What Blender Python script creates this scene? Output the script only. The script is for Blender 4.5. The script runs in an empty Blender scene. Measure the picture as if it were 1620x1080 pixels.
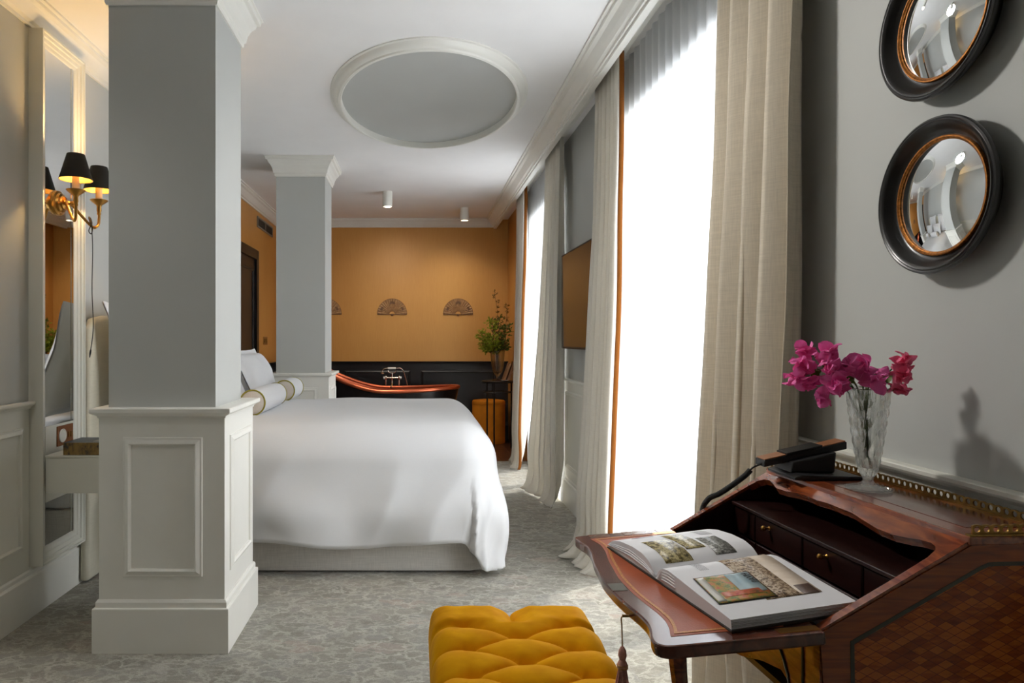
import bpy, bmesh, math, random
from mathutils import Vector, Matrix, noise as mnoise
random.seed(7)
PI = math.pi
scene = bpy.context.scene
COL = scene.collection

# ------------------------------------------------------------------ camera
cam_d = bpy.data.cameras.new('camera')
cam = bpy.data.objects.new('camera', cam_d)
COL.objects.link(cam)
cam_d.sensor_width = 36.0
cam_d.lens = 24.0
cam_d.shift_x = 150 / 1620
cam_d.shift_y = -2 / 1620
cam_d.clip_start = 0.05
cam.location = (0, 0, 1.25)
cam.rotation_euler = (PI / 2, 0, 0)
scene.camera = cam

# ------------------------------------------------------------------ sky, sun, daylight portals, exposure
SKY = 7.0
world = bpy.data.worlds.new('sky')
scene.world = world
world.use_nodes = True
bg = world.node_tree.nodes['Background']
bg.inputs['Color'].default_value = (0.91, 0.955, 1.0, 1)
bg.inputs['Strength'].default_value = SKY
sun_d = bpy.data.lights.new('sun', 'SUN')
sun_d.energy = 12.0
sun_d.color = (1.0, 0.95, 0.86)
sun_d.angle = math.radians(0.6)
sun = bpy.data.objects.new('sun', sun_d)
COL.objects.link(sun)
sun.location = (6, 2, 9)
sun.rotation_euler = Vector((-0.33, -0.16, -1.0)).to_track_quat('-Z', 'Y').to_euler()
WINDOWS = [(2.28, 3.88), (5.30, 6.86)]       # openings along the right wall (depth)
WIN_Z = (0.04, 2.46)
for (wy0, wy1) in WINDOWS:
    ld = bpy.data.lights.new('daylight_portal', 'AREA')
    ld.shape = 'RECTANGLE'
    ld.size = wy1 - wy0
    ld.size_y = WIN_Z[1] - WIN_Z[0]
    lo = bpy.data.objects.new('daylight_portal', ld)
    COL.objects.link(lo)
    lo.location = (1.435, (wy0 + wy1) / 2, (WIN_Z[0] + WIN_Z[1]) / 2)
    lo.rotation_euler = (PI / 2, 0, PI / 2)
    ld.cycles.is_portal = True
scene.view_settings.view_transform = 'Standard'
scene.view_settings.look = 'None'
scene.view_settings.gamma = 1.0
scene.view_settings.use_curve_mapping = False
scene.view_settings.exposure = 0.0
scene.cycles.use_denoising = True
scene.cycles.max_bounces = 16
scene.cycles.diffuse_bounces = 6
scene.cycles.transmission_bounces = 14
scene.cycles.adaptive_threshold = 0.03
scene.cycles.transparent_max_bounces = 16
scene.cycles.sample_clamp_indirect = 8.0
scene.cycles.caustics_refractive = False
scene.cycles.caustics_reflective = False

# ------------------------------------------------------------------ materials
def lin(c):
    out = []
    for v in c:
        v /= 255.0
        out.append(v / 12.92 if v <= 0.04045 else ((v + 0.055) / 1.055) ** 2.4)
    return (*out, 1.0)

def base_mat(name):
    m = bpy.data.materials.new(name)
    m.use_nodes = True
    nt = m.node_tree
    return m, nt, nt.nodes['Principled BSDF']

def N(nt, t, **kw):
    n = nt.nodes.new(t)
    for k, v in kw.items():
        setattr(n, k, v)
    return n

def coords(nt, scale=(1, 1, 1), kind='Object', rot=(0, 0, 0)):
    tc = N(nt, 'ShaderNodeTexCoord')
    mp = N(nt, 'ShaderNodeMapping')
    mp.inputs['Scale'].default_value = scale
    mp.inputs['Rotation'].default_value = rot
    nt.links.new(tc.outputs[kind], mp.inputs['Vector'])
    return mp.outputs['Vector']

def ramp(nt, fac, stops):
    r = N(nt, 'ShaderNodeValToRGB')
    cr = r.color_ramp
    while len(cr.elements) < len(stops):
        cr.elements.new(0.5)
    for e, (p, c) in zip(cr.elements, stops):
        e.position = p
        e.color = c
    nt.links.new(fac, r.inputs['Fac'])
    return r.outputs['Color']

def bump(nt, p, height, strength=0.3, dist=0.01):
    b = N(nt, 'ShaderNodeBump')
    b.inputs['Strength'].default_value = strength
    b.inputs['Distance'].default_value = dist
    nt.links.new(height, b.inputs['Height'])
    nt.links.new(b.outputs['Normal'], p.inputs['Normal'])

def simple(name, col, rough=0.5, metal=0.0, noise=0.0, nscale=30.0, bmp=0.0, bscale=120.0, spec=0.5, coat=0.0, scl=(1, 1, 1)):
    """plain procedural material: a colour that wanders a little plus a fine relief"""
    m, nt, p = base_mat(name)
    p.inputs['Roughness'].default_value = rough
    p.inputs['Metallic'].default_value = metal
    p.inputs['Specular IOR Level'].default_value = spec
    if coat:
        p.inputs['Coat Weight'].default_value = coat
        p.inputs['Coat Roughness'].default_value = 0.12
    c = lin(col)
    v = coords(nt, scl)
    n = N(nt, 'ShaderNodeTexNoise')
    n.inputs['Scale'].default_value = nscale
    n.inputs['Detail'].default_value = 4
    nt.links.new(v, n.inputs['Vector'])
    k = max(noise, 0.02)
    lo = tuple(max(0, x * (1 - k)) for x in c[:3]) + (1,)
    hi = tuple(min(1, x * (1 + k)) for x in c[:3]) + (1,)
    nt.links.new(ramp(nt, n.outputs['Fac'], [(0.3, lo), (0.7, hi)]), p.inputs['Base Color'])
    if bmp:
        b = N(nt, 'ShaderNodeTexNoise')
        b.inputs['Scale'].default_value = bscale
        b.inputs['Detail'].default_value = 3
        nt.links.new(v, b.inputs['Vector'])
        bump(nt, p, b.outputs['Fac'], bmp, 0.003)
    return m

def linen(name, col, scale=420, sheen=0.2, translucent=0.0, thread=0.10):
    """woven cloth: two crossed stretched noises"""
    m, nt, p = base_mat(name)
    p.inputs['Roughness'].default_value = 0.9
    p.inputs['Specular IOR Level'].default_value = 0.15
    p.inputs['Sheen Weight'].default_value = sheen
    c = lin(col)
    a = N(nt, 'ShaderNodeTexNoise'); a.inputs['Scale'].default_value = 1; a.inputs['Detail'].default_value = 2
    b = N(nt, 'ShaderNodeTexNoise'); b.inputs['Scale'].default_value = 1; b.inputs['Detail'].default_value = 2
    nt.links.new(coords(nt, (scale, scale, scale * 0.06)), a.inputs['Vector'])
    nt.links.new(coords(nt, (scale * 0.05, scale * 0.05, scale)), b.inputs['Vector'])
    mx = N(nt, 'ShaderNodeMath', operation='ADD')
    nt.links.new(a.outputs['Fac'], mx.inputs[0]); nt.links.new(b.outputs['Fac'], mx.inputs[1])
    hf = N(nt, 'ShaderNodeMath', operation='MULTIPLY'); hf.inputs[1].default_value = 0.5
    nt.links.new(mx.outputs[0], hf.inputs[0])
    lo = tuple(x * (1 - thread) for x in c[:3]) + (1,)
    hi = tuple(min(1, x * (1 + thread)) for x in c[:3]) + (1,)
    colr = ramp(nt, hf.outputs[0], [(0.35, lo), (0.65, hi)])
    nt.links.new(colr, p.inputs['Base Color'])
    bump(nt, p, hf.outputs[0], 0.12, 0.002)
    if translucent:
        tr = N(nt, 'ShaderNodeBsdfTranslucent')
        nt.links.new(colr, tr.inputs['Color'])
        ms = N(nt, 'ShaderNodeMixShader')
        ms.inputs[0].default_value = translucent
        nt.links.new(p.outputs[0], ms.inputs[1]); nt.links.new(tr.outputs[0], ms.inputs[2])
        nt.links.new(ms.outputs[0], nt.nodes['Material Output'].inputs['Surface'])
    return m

def wood(name, c1, c2, scale=(6, 40, 40), rough=0.28, coat=0.4, dark=None):
    m, nt, p = base_mat(name)
    p.inputs['Roughness'].default_value = rough
    p.inputs['Coat Weight'].default_value = coat
    p.inputs['Coat Roughness'].default_value = 0.1
    v = coords(nt, scale)
    n = N(nt, 'ShaderNodeTexNoise'); n.inputs['Scale'].default_value = 1.0; n.inputs['Detail'].default_value = 6
    n.inputs['Distortion'].default_value = 0.8
    nt.links.new(v, n.inputs['Vector'])
    stops = [(0.28, lin(c1)), (0.72, lin(c2))]
    if dark:
        stops = [(0.2, lin(dark)), (0.42, lin(c1)), (0.75, lin(c2))]
    nt.links.new(ramp(nt, n.outputs['Fac'], stops), p.inputs['Base Color'])
    bump(nt, p, n.outputs['Fac'], 0.05, 0.002)
    return m

M = {}
M['trim'] = simple('trim_paint', (236, 235, 228), 0.42, noise=0.015, nscale=6)
M['ceiling'] = simple('ceiling_paint', (243, 242, 241), 0.85, noise=0.012, nscale=3)
M['wall'] = simple('wall_paint', (190, 192, 189), 0.62, noise=0.02, nscale=2.5, bmp=0.04, bscale=220)
M['panel'] = simple('panel_paint', (228, 227, 217), 0.42, noise=0.015, nscale=5)
M['black_paint'] = simple('black_paint', (24, 24, 27), 0.38, noise=0.08, nscale=8)
M['black_metal'] = simple('black_metal', (22, 22, 24), 0.35, metal=0.3, noise=0.1, nscale=20)
M['ebony'] = simple('ebonised_wood', (24, 22, 21), 0.32, noise=0.15, nscale=60, bmp=0.05, coat=0.15)
M['ivory'] = linen('ivory_linen', (232, 227, 216), 380, translucent=0.22, thread=0.05)
M['flax'] = linen('flax_linen', (214, 204, 186), 300, translucent=0.12, thread=0.08)
M['orange_trim'] = linen('orange_ribbon', (140, 82, 26), 500, translucent=0.0, thread=0.06)
M['cotton'] = linen('white_cotton', (221, 222, 224), 700, 0.05, thread=0.01)
M['valance'] = linen('grey_valance', (206, 203, 198), 260, 0.1, thread=0.09)
M['headboard'] = linen('cream_upholstery', (214, 209, 190), 360, 0.2, thread=0.05)
M['boucle'] = linen('beige_bolster_end', (205, 196, 186), 500, 0.1, thread=0.06)
M['olive'] = linen('olive_piping', (150, 140, 60), 600, 0.1, thread=0.1)
M['brass'] = simple('aged_brass', (190, 142, 72), 0.28, metal=1.0, noise=0.12, nscale=40)
M['old_brass'] = simple('dull_brass', (138, 108, 58), 0.4, metal=1.0, noise=0.25, nscale=120)
M['gilt'] = simple('rubbed_gilt', (142, 88, 34), 0.45, metal=0.8, noise=0.45, nscale=160, bmp=0.3, bscale=260)
M['nickel'] = simple('polished_nickel', (205, 198, 186), 0.16, metal=1.0, noise=0.03)
M['copper'] = simple('polished_copper', (212, 112, 78), 0.28, metal=0.9, noise=0.12, nscale=9)
M['copper_plate'] = simple('copper_plate', (150, 96, 60), 0.42, metal=0.55, noise=0.1, nscale=30)
M['tub_dark'] = simple('dark_patina', (30, 26, 27), 0.25, metal=0.5, noise=0.3, nscale=5)
M['mirror'] = simple('silvered_glass', (238, 240, 240), 0.015, metal=1.0, noise=0.0, nscale=2)
M['porcelain'] = simple('white_porcelain', (236, 232, 224), 0.2, noise=0.01, coat=0.4)
M['plastic'] = simple('black_plastic', (20, 20, 22), 0.42, noise=0.05, bmp=0.05, bscale=400)
M['phone_wood'] = wood('phone_wood_inlay', (142, 92, 60), (168, 112, 76), (20, 60, 60), 0.35, 0.2)
M['screen'] = simple('tv_screen', (30, 29, 30), 0.14, noise=0.02, spec=0.35)
M['shade_out'] = simple('black_shade_card', (20, 20, 20), 0.7, noise=0.05)
M['shade_in'] = simple('gold_shade_lining', (214, 170, 92), 0.35, metal=0.6, noise=0.04)
M['candle'] = simple('candle_sleeve', (252, 240, 208), 0.5, noise=0.02)
M['cord'] = simple('black_cord', (16, 16, 17), 0.6, noise=0.05)
M['leather'] = simple('tan_leather', (170, 82, 42), 0.42, noise=0.13, nscale=14, bmp=0.12, bscale=300)
M['paper'] = simple('book_paper', (232, 232, 236), 0.55, noise=0.012, nscale=8)
M['cover'] = simple('dark_book_cover', (46, 44, 42), 0.5, noise=0.15, nscale=40)
M['stem'] = simple('green_stem', (70, 92, 44), 0.6, noise=0.25, nscale=60)
M['twig'] = simple('brown_twig', (104, 74, 44), 0.7, noise=0.25, nscale=60)
M['grille'] = simple('vent_grille', (150, 142, 128), 0.45, metal=0.3, noise=0.05)
M['vent_dark'] = simple('vent_cavity', (28, 26, 24), 0.8, noise=0.05)
M['switch'] = simple('bronze_switch', (150, 104, 52), 0.4, metal=0.5, noise=0.08)
M['tassel'] = simple('dusty_pink_silk', (210, 150, 132), 0.6, noise=0.2, nscale=200)
M['tassel_gold'] = simple('gold_thread', (190, 142, 84), 0.5, noise=0.2, nscale=200)
M['velvet_btn'] = None
M['mahogany'] = wood('mahogany', (86, 36, 22), (126, 62, 36), (9, 60, 60), 0.25, 0.5, (52, 20, 14))
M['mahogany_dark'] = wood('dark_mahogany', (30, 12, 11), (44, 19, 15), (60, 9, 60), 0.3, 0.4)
M['kingwood'] = wood('kingwood_veneer', (120, 54, 26), (168, 88, 46), (60, 14, 60), 0.2, 0.6, (84, 34, 18))
M['crossband'] = wood('crossbanded_veneer', (128, 56, 16), (164, 82, 26), (9, 60, 120), 0.32, 0.12, (92, 38, 12))
M['lipping'] = wood('lid_lipping', (82, 40, 28), (118, 62, 42), (30, 18, 30), 0.22, 0.55, (56, 28, 22))
M['inlay'] = simple('dark_green_inlay', (48, 44, 24), 0.35, noise=0.2, nscale=60, coat=0.3)
M['oak'] = wood('walnut_plank', (78, 46, 30), (112, 70, 46), (40, 4, 40), 0.35, 0.2)
M['gold_book'] = None

def m_velvet():
    m, nt, p = base_mat('mustard_velvet')
    p.inputs['Roughness'].default_value = 0.85
    p.inputs['Specular IOR Level'].default_value = 0.1
    p.inputs['Sheen Weight'].default_value = 0.35
    p.inputs['Sheen Roughness'].default_value = 0.35
    p.inputs['Sheen Tint'].default_value = lin((255, 190, 70))
    n = N(nt, 'ShaderNodeTexNoise'); n.inputs['Scale'].default_value = 16; n.inputs['Detail'].default_value = 5
    nt.links.new(coords(nt, (1, 1.6, 1)), n.inputs['Vector'])
    nt.links.new(ramp(nt, n.outputs['Fac'], [(0.25, lin((222, 148, 3))), (0.75, lin((244, 178, 14)))]), p.inputs['Base Color'])
    f = N(nt, 'ShaderNodeTexNoise'); f.inputs['Scale'].default_value = 700
    nt.links.new(coords(nt), f.inputs['Vector'])
    bump(nt, p, f.outputs['Fac'], 0.15, 0.002)
    return m
M['velvet'] = m_velvet()
M['velvet_far'] = simple('amber_pouf_velvet', (206, 126, 30), 0.8, noise=0.15, nscale=8, spec=0.15)

def m_gold_wall():
    m, nt, p = base_mat('gold_wallpaper')
    p.inputs['Roughness'].default_value = 0.42
    p.inputs['Metallic'].default_value = 0.08
    a = N(nt, 'ShaderNodeTexNoise'); a.inputs['Scale'].default_value = 1; a.inputs['Detail'].default_value = 5
    nt.links.new(coords(nt, (2.2, 2.2, 0.5), 'Generated'), a.inputs['Vector'])
    b = N(nt, 'ShaderNodeTexNoise'); b.inputs['Scale'].default_value = 1; b.inputs['Detail'].default_value = 3
    nt.links.new(coords(nt, (260, 260, 9)), b.inputs['Vector'])
    mx = N(nt, 'ShaderNodeMath', operation='MULTIPLY_ADD'); mx.inputs[1].default_value = 0.3
    nt.links.new(b.outputs['Fac'], mx.inputs[0]); nt.links.new(a.outputs['Fac'], mx.inputs[2])
    nt.links.new(ramp(nt, mx.outputs[0], [(0.4, lin((192, 132, 62))), (0.9, lin((216, 162, 88)))]), p.inputs['Base Color'])
    bump(nt, p, b.outputs['Fac'], 0.06, 0.002)
    return m
M['gold'] = m_gold_wall()

def m_carpet():
    m, nt, p = base_mat('cloud_carpet')
    p.inputs['Roughness'].default_value = 0.95
    p.inputs['Specular IOR Level'].default_value = 0.08
    p.inputs['Sheen Weight'].default_value = 0.15
    v = coords(nt, (1, 1.5, 1))
    d = N(nt, 'ShaderNodeTexNoise'); d.inputs['Scale'].default_value = 11; d.inputs['Detail'].default_value = 6; d.inputs['Roughness'].default_value = 0.62
    nt.links.new(v, d.inputs['Vector'])
    mix = N(nt, 'ShaderNodeMixRGB', blend_type='LINEAR_LIGHT'); mix.inputs[0].default_value = 0.10
    nt.links.new(v, mix.inputs[1]); nt.links.new(d.outputs['Color'], mix.inputs[2])
    def vor(scale, w):
        vo = N(nt, 'ShaderNodeTexVoronoi', feature='DISTANCE_TO_EDGE'); vo.inputs['Scale'].default_value = scale
        nt.links.new(mix.outputs[0], vo.inputs['Vector'])
        r = ramp(nt, vo.outputs['Distance'], [(0.0, (1, 1, 1, 1)), (w, (0, 0, 0, 1))])
        return r
    l1 = vor(10.5, 0.12); l2 = vor(22, 0.10)
    cl = N(nt, 'ShaderNodeTexVoronoi', feature='F1'); cl.inputs['Scale'].default_value = 9.5
    nt.links.new(mix.outputs[0], cl.inputs['Vector'])
    sep = N(nt, 'ShaderNodeSeparateColor'); nt.links.new(cl.outputs['Color'], sep.inputs[0])
    basec = ramp(nt, sep.outputs[0], [(0.0, lin((130, 127, 117))), (0.5, lin((146, 142, 131))), (0.85, lin((140, 138, 131))), (1.0, lin((156, 144, 133)))])
    mx = N(nt, 'ShaderNodeMath', operation='MULTIPLY_ADD'); mx.inputs[1].default_value = 0.45; mx.use_clamp = True
    nt.links.new(l2, mx.inputs[0]); nt.links.new(l1, mx.inputs[2])
    sn = N(nt, 'ShaderNodeTexNoise'); sn.inputs['Scale'].default_value = 9; nt.links.new(v, sn.inputs['Vector'])
    sr = N(nt, 'ShaderNodeMapRange'); sr.inputs['From Min'].default_value = 0.3; sr.inputs['From Max'].default_value = 0.7; sr.inputs['To Min'].default_value = 0.25; sr.inputs['To Max'].default_value = 0.75
    nt.links.new(sn.outputs['Fac'], sr.inputs['Value'])
    sc = N(nt, 'ShaderNodeMath', operation='MULTIPLY'); nt.links.new(sr.outputs[0], sc.inputs[1])
    nt.links.new(mx.outputs[0], sc.inputs[0])
    cm = N(nt, 'ShaderNodeMixRGB'); nt.links.new(sc.outputs[0], cm.inputs[0])
    nt.links.new(basec, cm.inputs[1]); cm.inputs[2].default_value = lin((193, 189, 178))
    fz = N(nt, 'ShaderNodeTexNoise'); fz.inputs['Scale'].default_value = 260; nt.links.new(coords(nt), fz.inputs['Vector'])
    fm = N(nt, 'ShaderNodeMixRGB', blend_type='OVERLAY'); fm.inputs[0].default_value = 0.3
    nt.links.new(cm.outputs[0], fm.inputs[1]); nt.links.new(fz.outputs['Fac'], fm.inputs[2])
    nt.links.new(fm.outputs[0], p.inputs['Base Color'])
    bump(nt, p, fz.outputs['Fac'], 0.35, 0.004)
    return m
M['carpet'] = m_carpet()

def m_sheer():
    m, nt, p = base_mat('white_sheer')
    out = nt.nodes['Material Output']
    c = lin((246, 247, 250))
    di = N(nt, 'ShaderNodeBsdfDiffuse'); di.inputs['Color'].default_value = c
    tl = N(nt, 'ShaderNodeBsdfTranslucent'); tl.inputs['Color'].default_value = c
    tp = N(nt, 'ShaderNodeBsdfTransparent')
    n = N(nt, 'ShaderNodeTexNoise'); n.inputs['Scale'].default_value = 1
    nt.links.new(coords(nt, (30, 400, 8)), n.inputs['Vector'])
    f = N(nt, 'ShaderNodeMapRange'); f.inputs['To Min'].default_value = 0.14; f.inputs['To Max'].default_value = 0.24
    nt.links.new(n.outputs['Fac'], f.inputs['Value'])
    a = N(nt, 'ShaderNodeMixShader'); a.inputs[0].default_value = 0.66
    nt.links.new(di.outputs[0], a.inputs[1]); nt.links.new(tl.outputs[0], a.inputs[2])
    b = N(nt, 'ShaderNodeMixShader')
    nt.links.new(f.outputs[0], b.inputs[0]); nt.links.new(a.outputs[0], b.inputs[1]); nt.links.new(tp.outputs[0], b.inputs[2])
    nt.links.new(b.outputs[0], out.inputs['Surface'])
    return m
M['sheer'] = m_sheer()

def m_pane():
    m, nt, p = base_mat('window_glass')
    tp = N(nt, 'ShaderNodeBsdfTransparent'); gl = N(nt, 'ShaderNodeBsdfGlossy'); gl.inputs['Roughness'].default_value = 0.02
    b = N(nt, 'ShaderNodeMixShader')
    n = N(nt, 'ShaderNodeTexNoise'); n.inputs['Scale'].default_value = 2
    f = N(nt, 'ShaderNodeMapRange'); f.inputs['To Min'].default_value = 0.05; f.inputs['To Max'].default_value = 0.07
    nt.links.new(n.outputs['Fac'], f.inputs['Value']); nt.links.new(f.outputs[0], b.inputs[0])
    nt.links.new(tp.outputs[0], b.inputs[1]); nt.links.new(gl.outputs[0], b.inputs[2])
    nt.links.new(b.outputs[0], nt.nodes['Material Output'].inputs['Surface'])
    return m
M['pane'] = m_pane()

def m_glass(name, tint=(250, 252, 250)):
    m, nt, p = base_mat(name)
    p.inputs['Transmission Weight'].default_value = 1.0
    p.inputs['Roughness'].default_value = 0.02
    p.inputs['IOR'].default_value = 1.52
    n = N(nt, 'ShaderNodeTexNoise'); n.inputs['Scale'].default_value = 12
    nt.links.new(coords(nt), n.inputs['Vector'])
    t = lin(tint)
    nt.links.new(ramp(nt, n.outputs['Fac'], [(0, tuple(x * .97 for x in t[:3]) + (1,)), (1, t)]), p.inputs['Base Color'])
    # let daylight through for shadows
    tp = N(nt, 'ShaderNodeBsdfTransparent'); ms = N(nt, 'ShaderNodeMixShader'); ms.inputs[0].default_value = 0.38
    nt.links.new(p.outputs[0], ms.inputs[1]); nt.links.new(tp.outputs[0], ms.inputs[2])
    nt.links.new(ms.outputs[0], nt.nodes['Material Output'].inputs['Surface'])
    return m
M['crystal'] = m_glass('cut_crystal')
M['vase_glass'] = m_glass('fluted_glass', (222, 224, 216))

def m_emit(name, col, strength):
    m, nt, p = base_mat(name)
    e = N(nt, 'ShaderNodeEmission')
    n = N(nt, 'ShaderNodeTexNoise'); n.inputs['Scale'].default_value = 5
    c = lin(col)
    nt.links.new(ramp(nt, n.outputs['Fac'], [(0, tuple(x * .95 for x in c[:3]) + (1,)), (1, c)]), e.inputs['Color'])
    e.inputs['Strength'].default_value = strength
    nt.links.new(e.outputs[0], nt.nodes['Material Output'].inputs['Surface'])
    return m
M['bulb'] = m_emit('candle_bulb', (255, 208, 138), 1500)
M['spot'] = m_emit('downlight_lens', (255, 232, 200), 12)

def m_bract(name, a, b):
    m, nt, p = base_mat(name)
    p.inputs['Roughness'].default_value = 0.6
    n = N(nt, 'ShaderNodeTexNoise'); n.inputs['Scale'].default_value = 60; n.inputs['Detail'].default_value = 3
    nt.links.new(coords(nt), n.inputs['Vector'])
    c = ramp(nt, n.outputs['Fac'], [(0.3, lin(a)), (0.7, lin(b))])
    nt.links.new(c, p.inputs['Base Color'])
    tl = N(nt, 'ShaderNodeBsdfTranslucent'); nt.links.new(c, tl.inputs['Color'])
    ms = N(nt, 'ShaderNodeMixShader'); ms.inputs[0].default_value = 0.22
    nt.links.new(p.outputs[0], ms.inputs[1]); nt.links.new(tl.outputs[0], ms.inputs[2])
    nt.links.new(ms.outputs[0], nt.nodes['Material Output'].inputs['Surface'])
    return m
M['bract'] = m_bract('magenta_bract', (250, 70, 172), (255, 156, 218))
M['bract2'] = m_bract('rose_bract', (244, 84, 140), (255, 148, 178))
M['leaf'] = m_bract('yellow_green_leaf', (116, 136, 24), (176, 184, 56))
M['leaf_dark'] = m_bract('dark_green_leaf', (62, 88, 28), (108, 124, 44))
M['leaf_dry'] = m_bract('russet_leaf', (116, 84, 34), (140, 110, 50))

def m_marquetry():
    """diamond parquetry veneer on the side of the writing desk"""
    m, nt, p = base_mat('diamond_marquetry')
    p.inputs['Roughness'].default_value = 0.25
    p.inputs['Coat Weight'].default_value = 0.15
    p.inputs['Specular IOR Level'].default_value = 0.3
    p.inputs['Coat Roughness'].default_value = 0.1
    tc = N(nt, 'ShaderNodeTexCoord')
    sp = N(nt, 'ShaderNodeSeparateXYZ'); nt.links.new(tc.outputs['Object'], sp.inputs[0])
    def lincomb(ax, az):
        a = N(nt, 'ShaderNodeMath', operation='MULTIPLY'); a.inputs[1].default_value = ax; nt.links.new(sp.outputs['X'], a.inputs[0])
        b = N(nt, 'ShaderNodeMath', operation='MULTIPLY_ADD'); b.inputs[1].default_value = az
        nt.links.new(sp.outputs['Z'], b.inputs[0]); nt.links.new(a.outputs[0], b.inputs[2])
        return b.outputs[0]
    u = lincomb(33, 62); w = lincomb(-33, 62)
    def fl(x, op='FLOOR'):
        f = N(nt, 'ShaderNodeMath', operation=op); nt.links.new(x, f.inputs[0]); return f.outputs[0]
    cb = N(nt, 'ShaderNodeCombineXYZ'); nt.links.new(fl(u), cb.inputs[0]); nt.links.new(fl(w), cb.inputs[1])
    wn = N(nt, 'ShaderNodeTexWhiteNoise', noise_dimensions='3D'); nt.links.new(cb.outputs[0], wn.inputs['Vector'])
    n = N(nt, 'ShaderNodeTexNoise'); n.inputs['Scale'].default_value = 1; n.inputs['Detail'].default_value = 4
    nt.links.new(coords(nt, (30, 30, 160)), n.inputs['Vector'])
    ad = N(nt, 'ShaderNodeMath', operation='MULTIPLY_ADD'); ad.inputs[1].default_value = 0.7
    nt.links.new(wn.outputs['Value'], ad.inputs[0]); nt.links.new(n.outputs['Fac'], ad.inputs[2])
    col = ramp(nt, ad.outputs[0], [(0.35, lin((120, 50, 12))), (0.8, lin((156, 72, 18))), (1.0, lin((186, 96, 28)))])
    def edge(x):
        f = fl(x, 'FRACT'); pp = N(nt, 'ShaderNodeMath', operation='PINGPONG'); pp.inputs[1].default_value = 0.5
        nt.links.new(f, pp.inputs[0]); lt = N(nt, 'ShaderNodeMath', operation='LESS_THAN'); lt.inputs[1].default_value = 0.035
        nt.links.new(pp.outputs[0], lt.inputs[0]); return lt.outputs[0]
    mxm = N(nt, 'ShaderNodeMath', operation='MAXIMUM'); nt.links.new(edge(u), mxm.inputs[0]); nt.links.new(edge(w), mxm.inputs[1])
    cm = N(nt, 'ShaderNodeMixRGB'); nt.links.new(mxm.outputs[0], cm.inputs[0]); nt.links.new(col, cm.inputs[1]); cm.inputs[2].default_value = lin((108, 46, 12))
    nt.links.new(cm.outputs[0], p.inputs['Base Color'])
    return m
M['marquetry'] = m_marquetry()

def m_print(name, stops, scale=(60, 60, 60), rough=0.4):
    """a printed picture: mottled tones"""
    m, nt, p = base_mat(name)
    p.inputs['Roughness'].default_value = rough
    n = N(nt, 'ShaderNodeTexNoise'); n.inputs['Scale'].default_value = 1; n.inputs['Detail'].default_value = 6; n.inputs['Roughness'].default_value = 0.7
    nt.links.new(coords(nt, scale), n.inputs['Vector'])
    nt.links.new(ramp(nt, n.outputs['Fac'], [(q, lin(c)) for q, c in stops]), p.inputs['Base Color'])
    return m
M['sepia'] = m_print('sepia_crowd_print', [(0.36, (52, 38, 26)), (0.47, (128, 98, 66)), (0.55, (214, 196, 170)), (0.66, (122, 92, 62))], (130, 130, 130))
M['sepia_sky'] = m_print('sepia_shore_print', [(0.3, (206, 186, 162)), (0.6, (224, 208, 190)), (0.8, (190, 150, 120))], (20, 50, 20))
M['sepia_dark'] = m_print('sepia_dark_print', [(0.3, (70, 52, 44)), (0.7, (104, 80, 66))], (60, 60, 60))
M['olive_print'] = m_print('olive_palm_print', [(0.36, (40, 36, 20)), (0.46, (120, 104, 52)), (0.55, (206, 192, 140)), (0.66, (112, 96, 60))], (110, 70, 110))
M['grey_print'] = m_print('grey_garden_print', [(0.38, (44, 46, 44)), (0.5, (120, 120, 114)), (0.62, (186, 186, 180))], (150, 150, 150))
M['card_green'] = m_print('postcard_foliage', [(0.36, (60, 84, 40)), (0.46, (132, 140, 60)), (0.55, (196, 130, 50)), (0.64, (186, 80, 60))], (90, 90, 90))
M['card_blue'] = m_print('postcard_sky', [(0.3, (142, 172, 186)), (0.7, (176, 196, 200))], (20, 20, 20))
M['card_red'] = m_print('postcard_roofs', [(0.36, (176, 58, 40)), (0.5, (206, 104, 60)), (0.64, (120, 90, 50))], (60, 60, 60))
M['card_white'] = m_print('postcard_road', [(0.3, (206, 206, 196)), (0.7, (230, 228, 220))], (20, 20, 20))
M['ink'] = simple('printed_ink', (34, 34, 34), 0.5, noise=0.1)
M['text_grey'] = simple('grey_small_type', (168, 168, 172), 0.5, noise=0.1)
M['fan'] = m_print('fan_paper', [(0.3, (132, 96, 62)), (0.52, (168, 128, 88)), (0.7, (186, 148, 104))], (24, 24, 34), 0.6)
M['fan_dark'] = simple('fan_sticks', (112, 78, 48), 0.5, noise=0.2, nscale=60)
M['gold_book'] = m_print('patterned_spine', [(0.4, (40, 36, 28)), (0.47, (120, 92, 40)), (0.62, (150, 118, 56))], (40, 40, 18))
M['blue_book'] = simple('slate_blue_cover', (66, 76, 88), 0.45, noise=0.2, nscale=30)
M['brown_book'] = simple('brown_leather_book', (122, 80, 46), 0.5, noise=0.25, nscale=40)
M['tan_book'] = simple('tan_leather_book', (150, 108, 70), 0.5, noise=0.2, nscale=40)
M['oval'] = M['wall']

# ------------------------------------------------------------------ mesh helpers
ORG = {}

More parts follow.
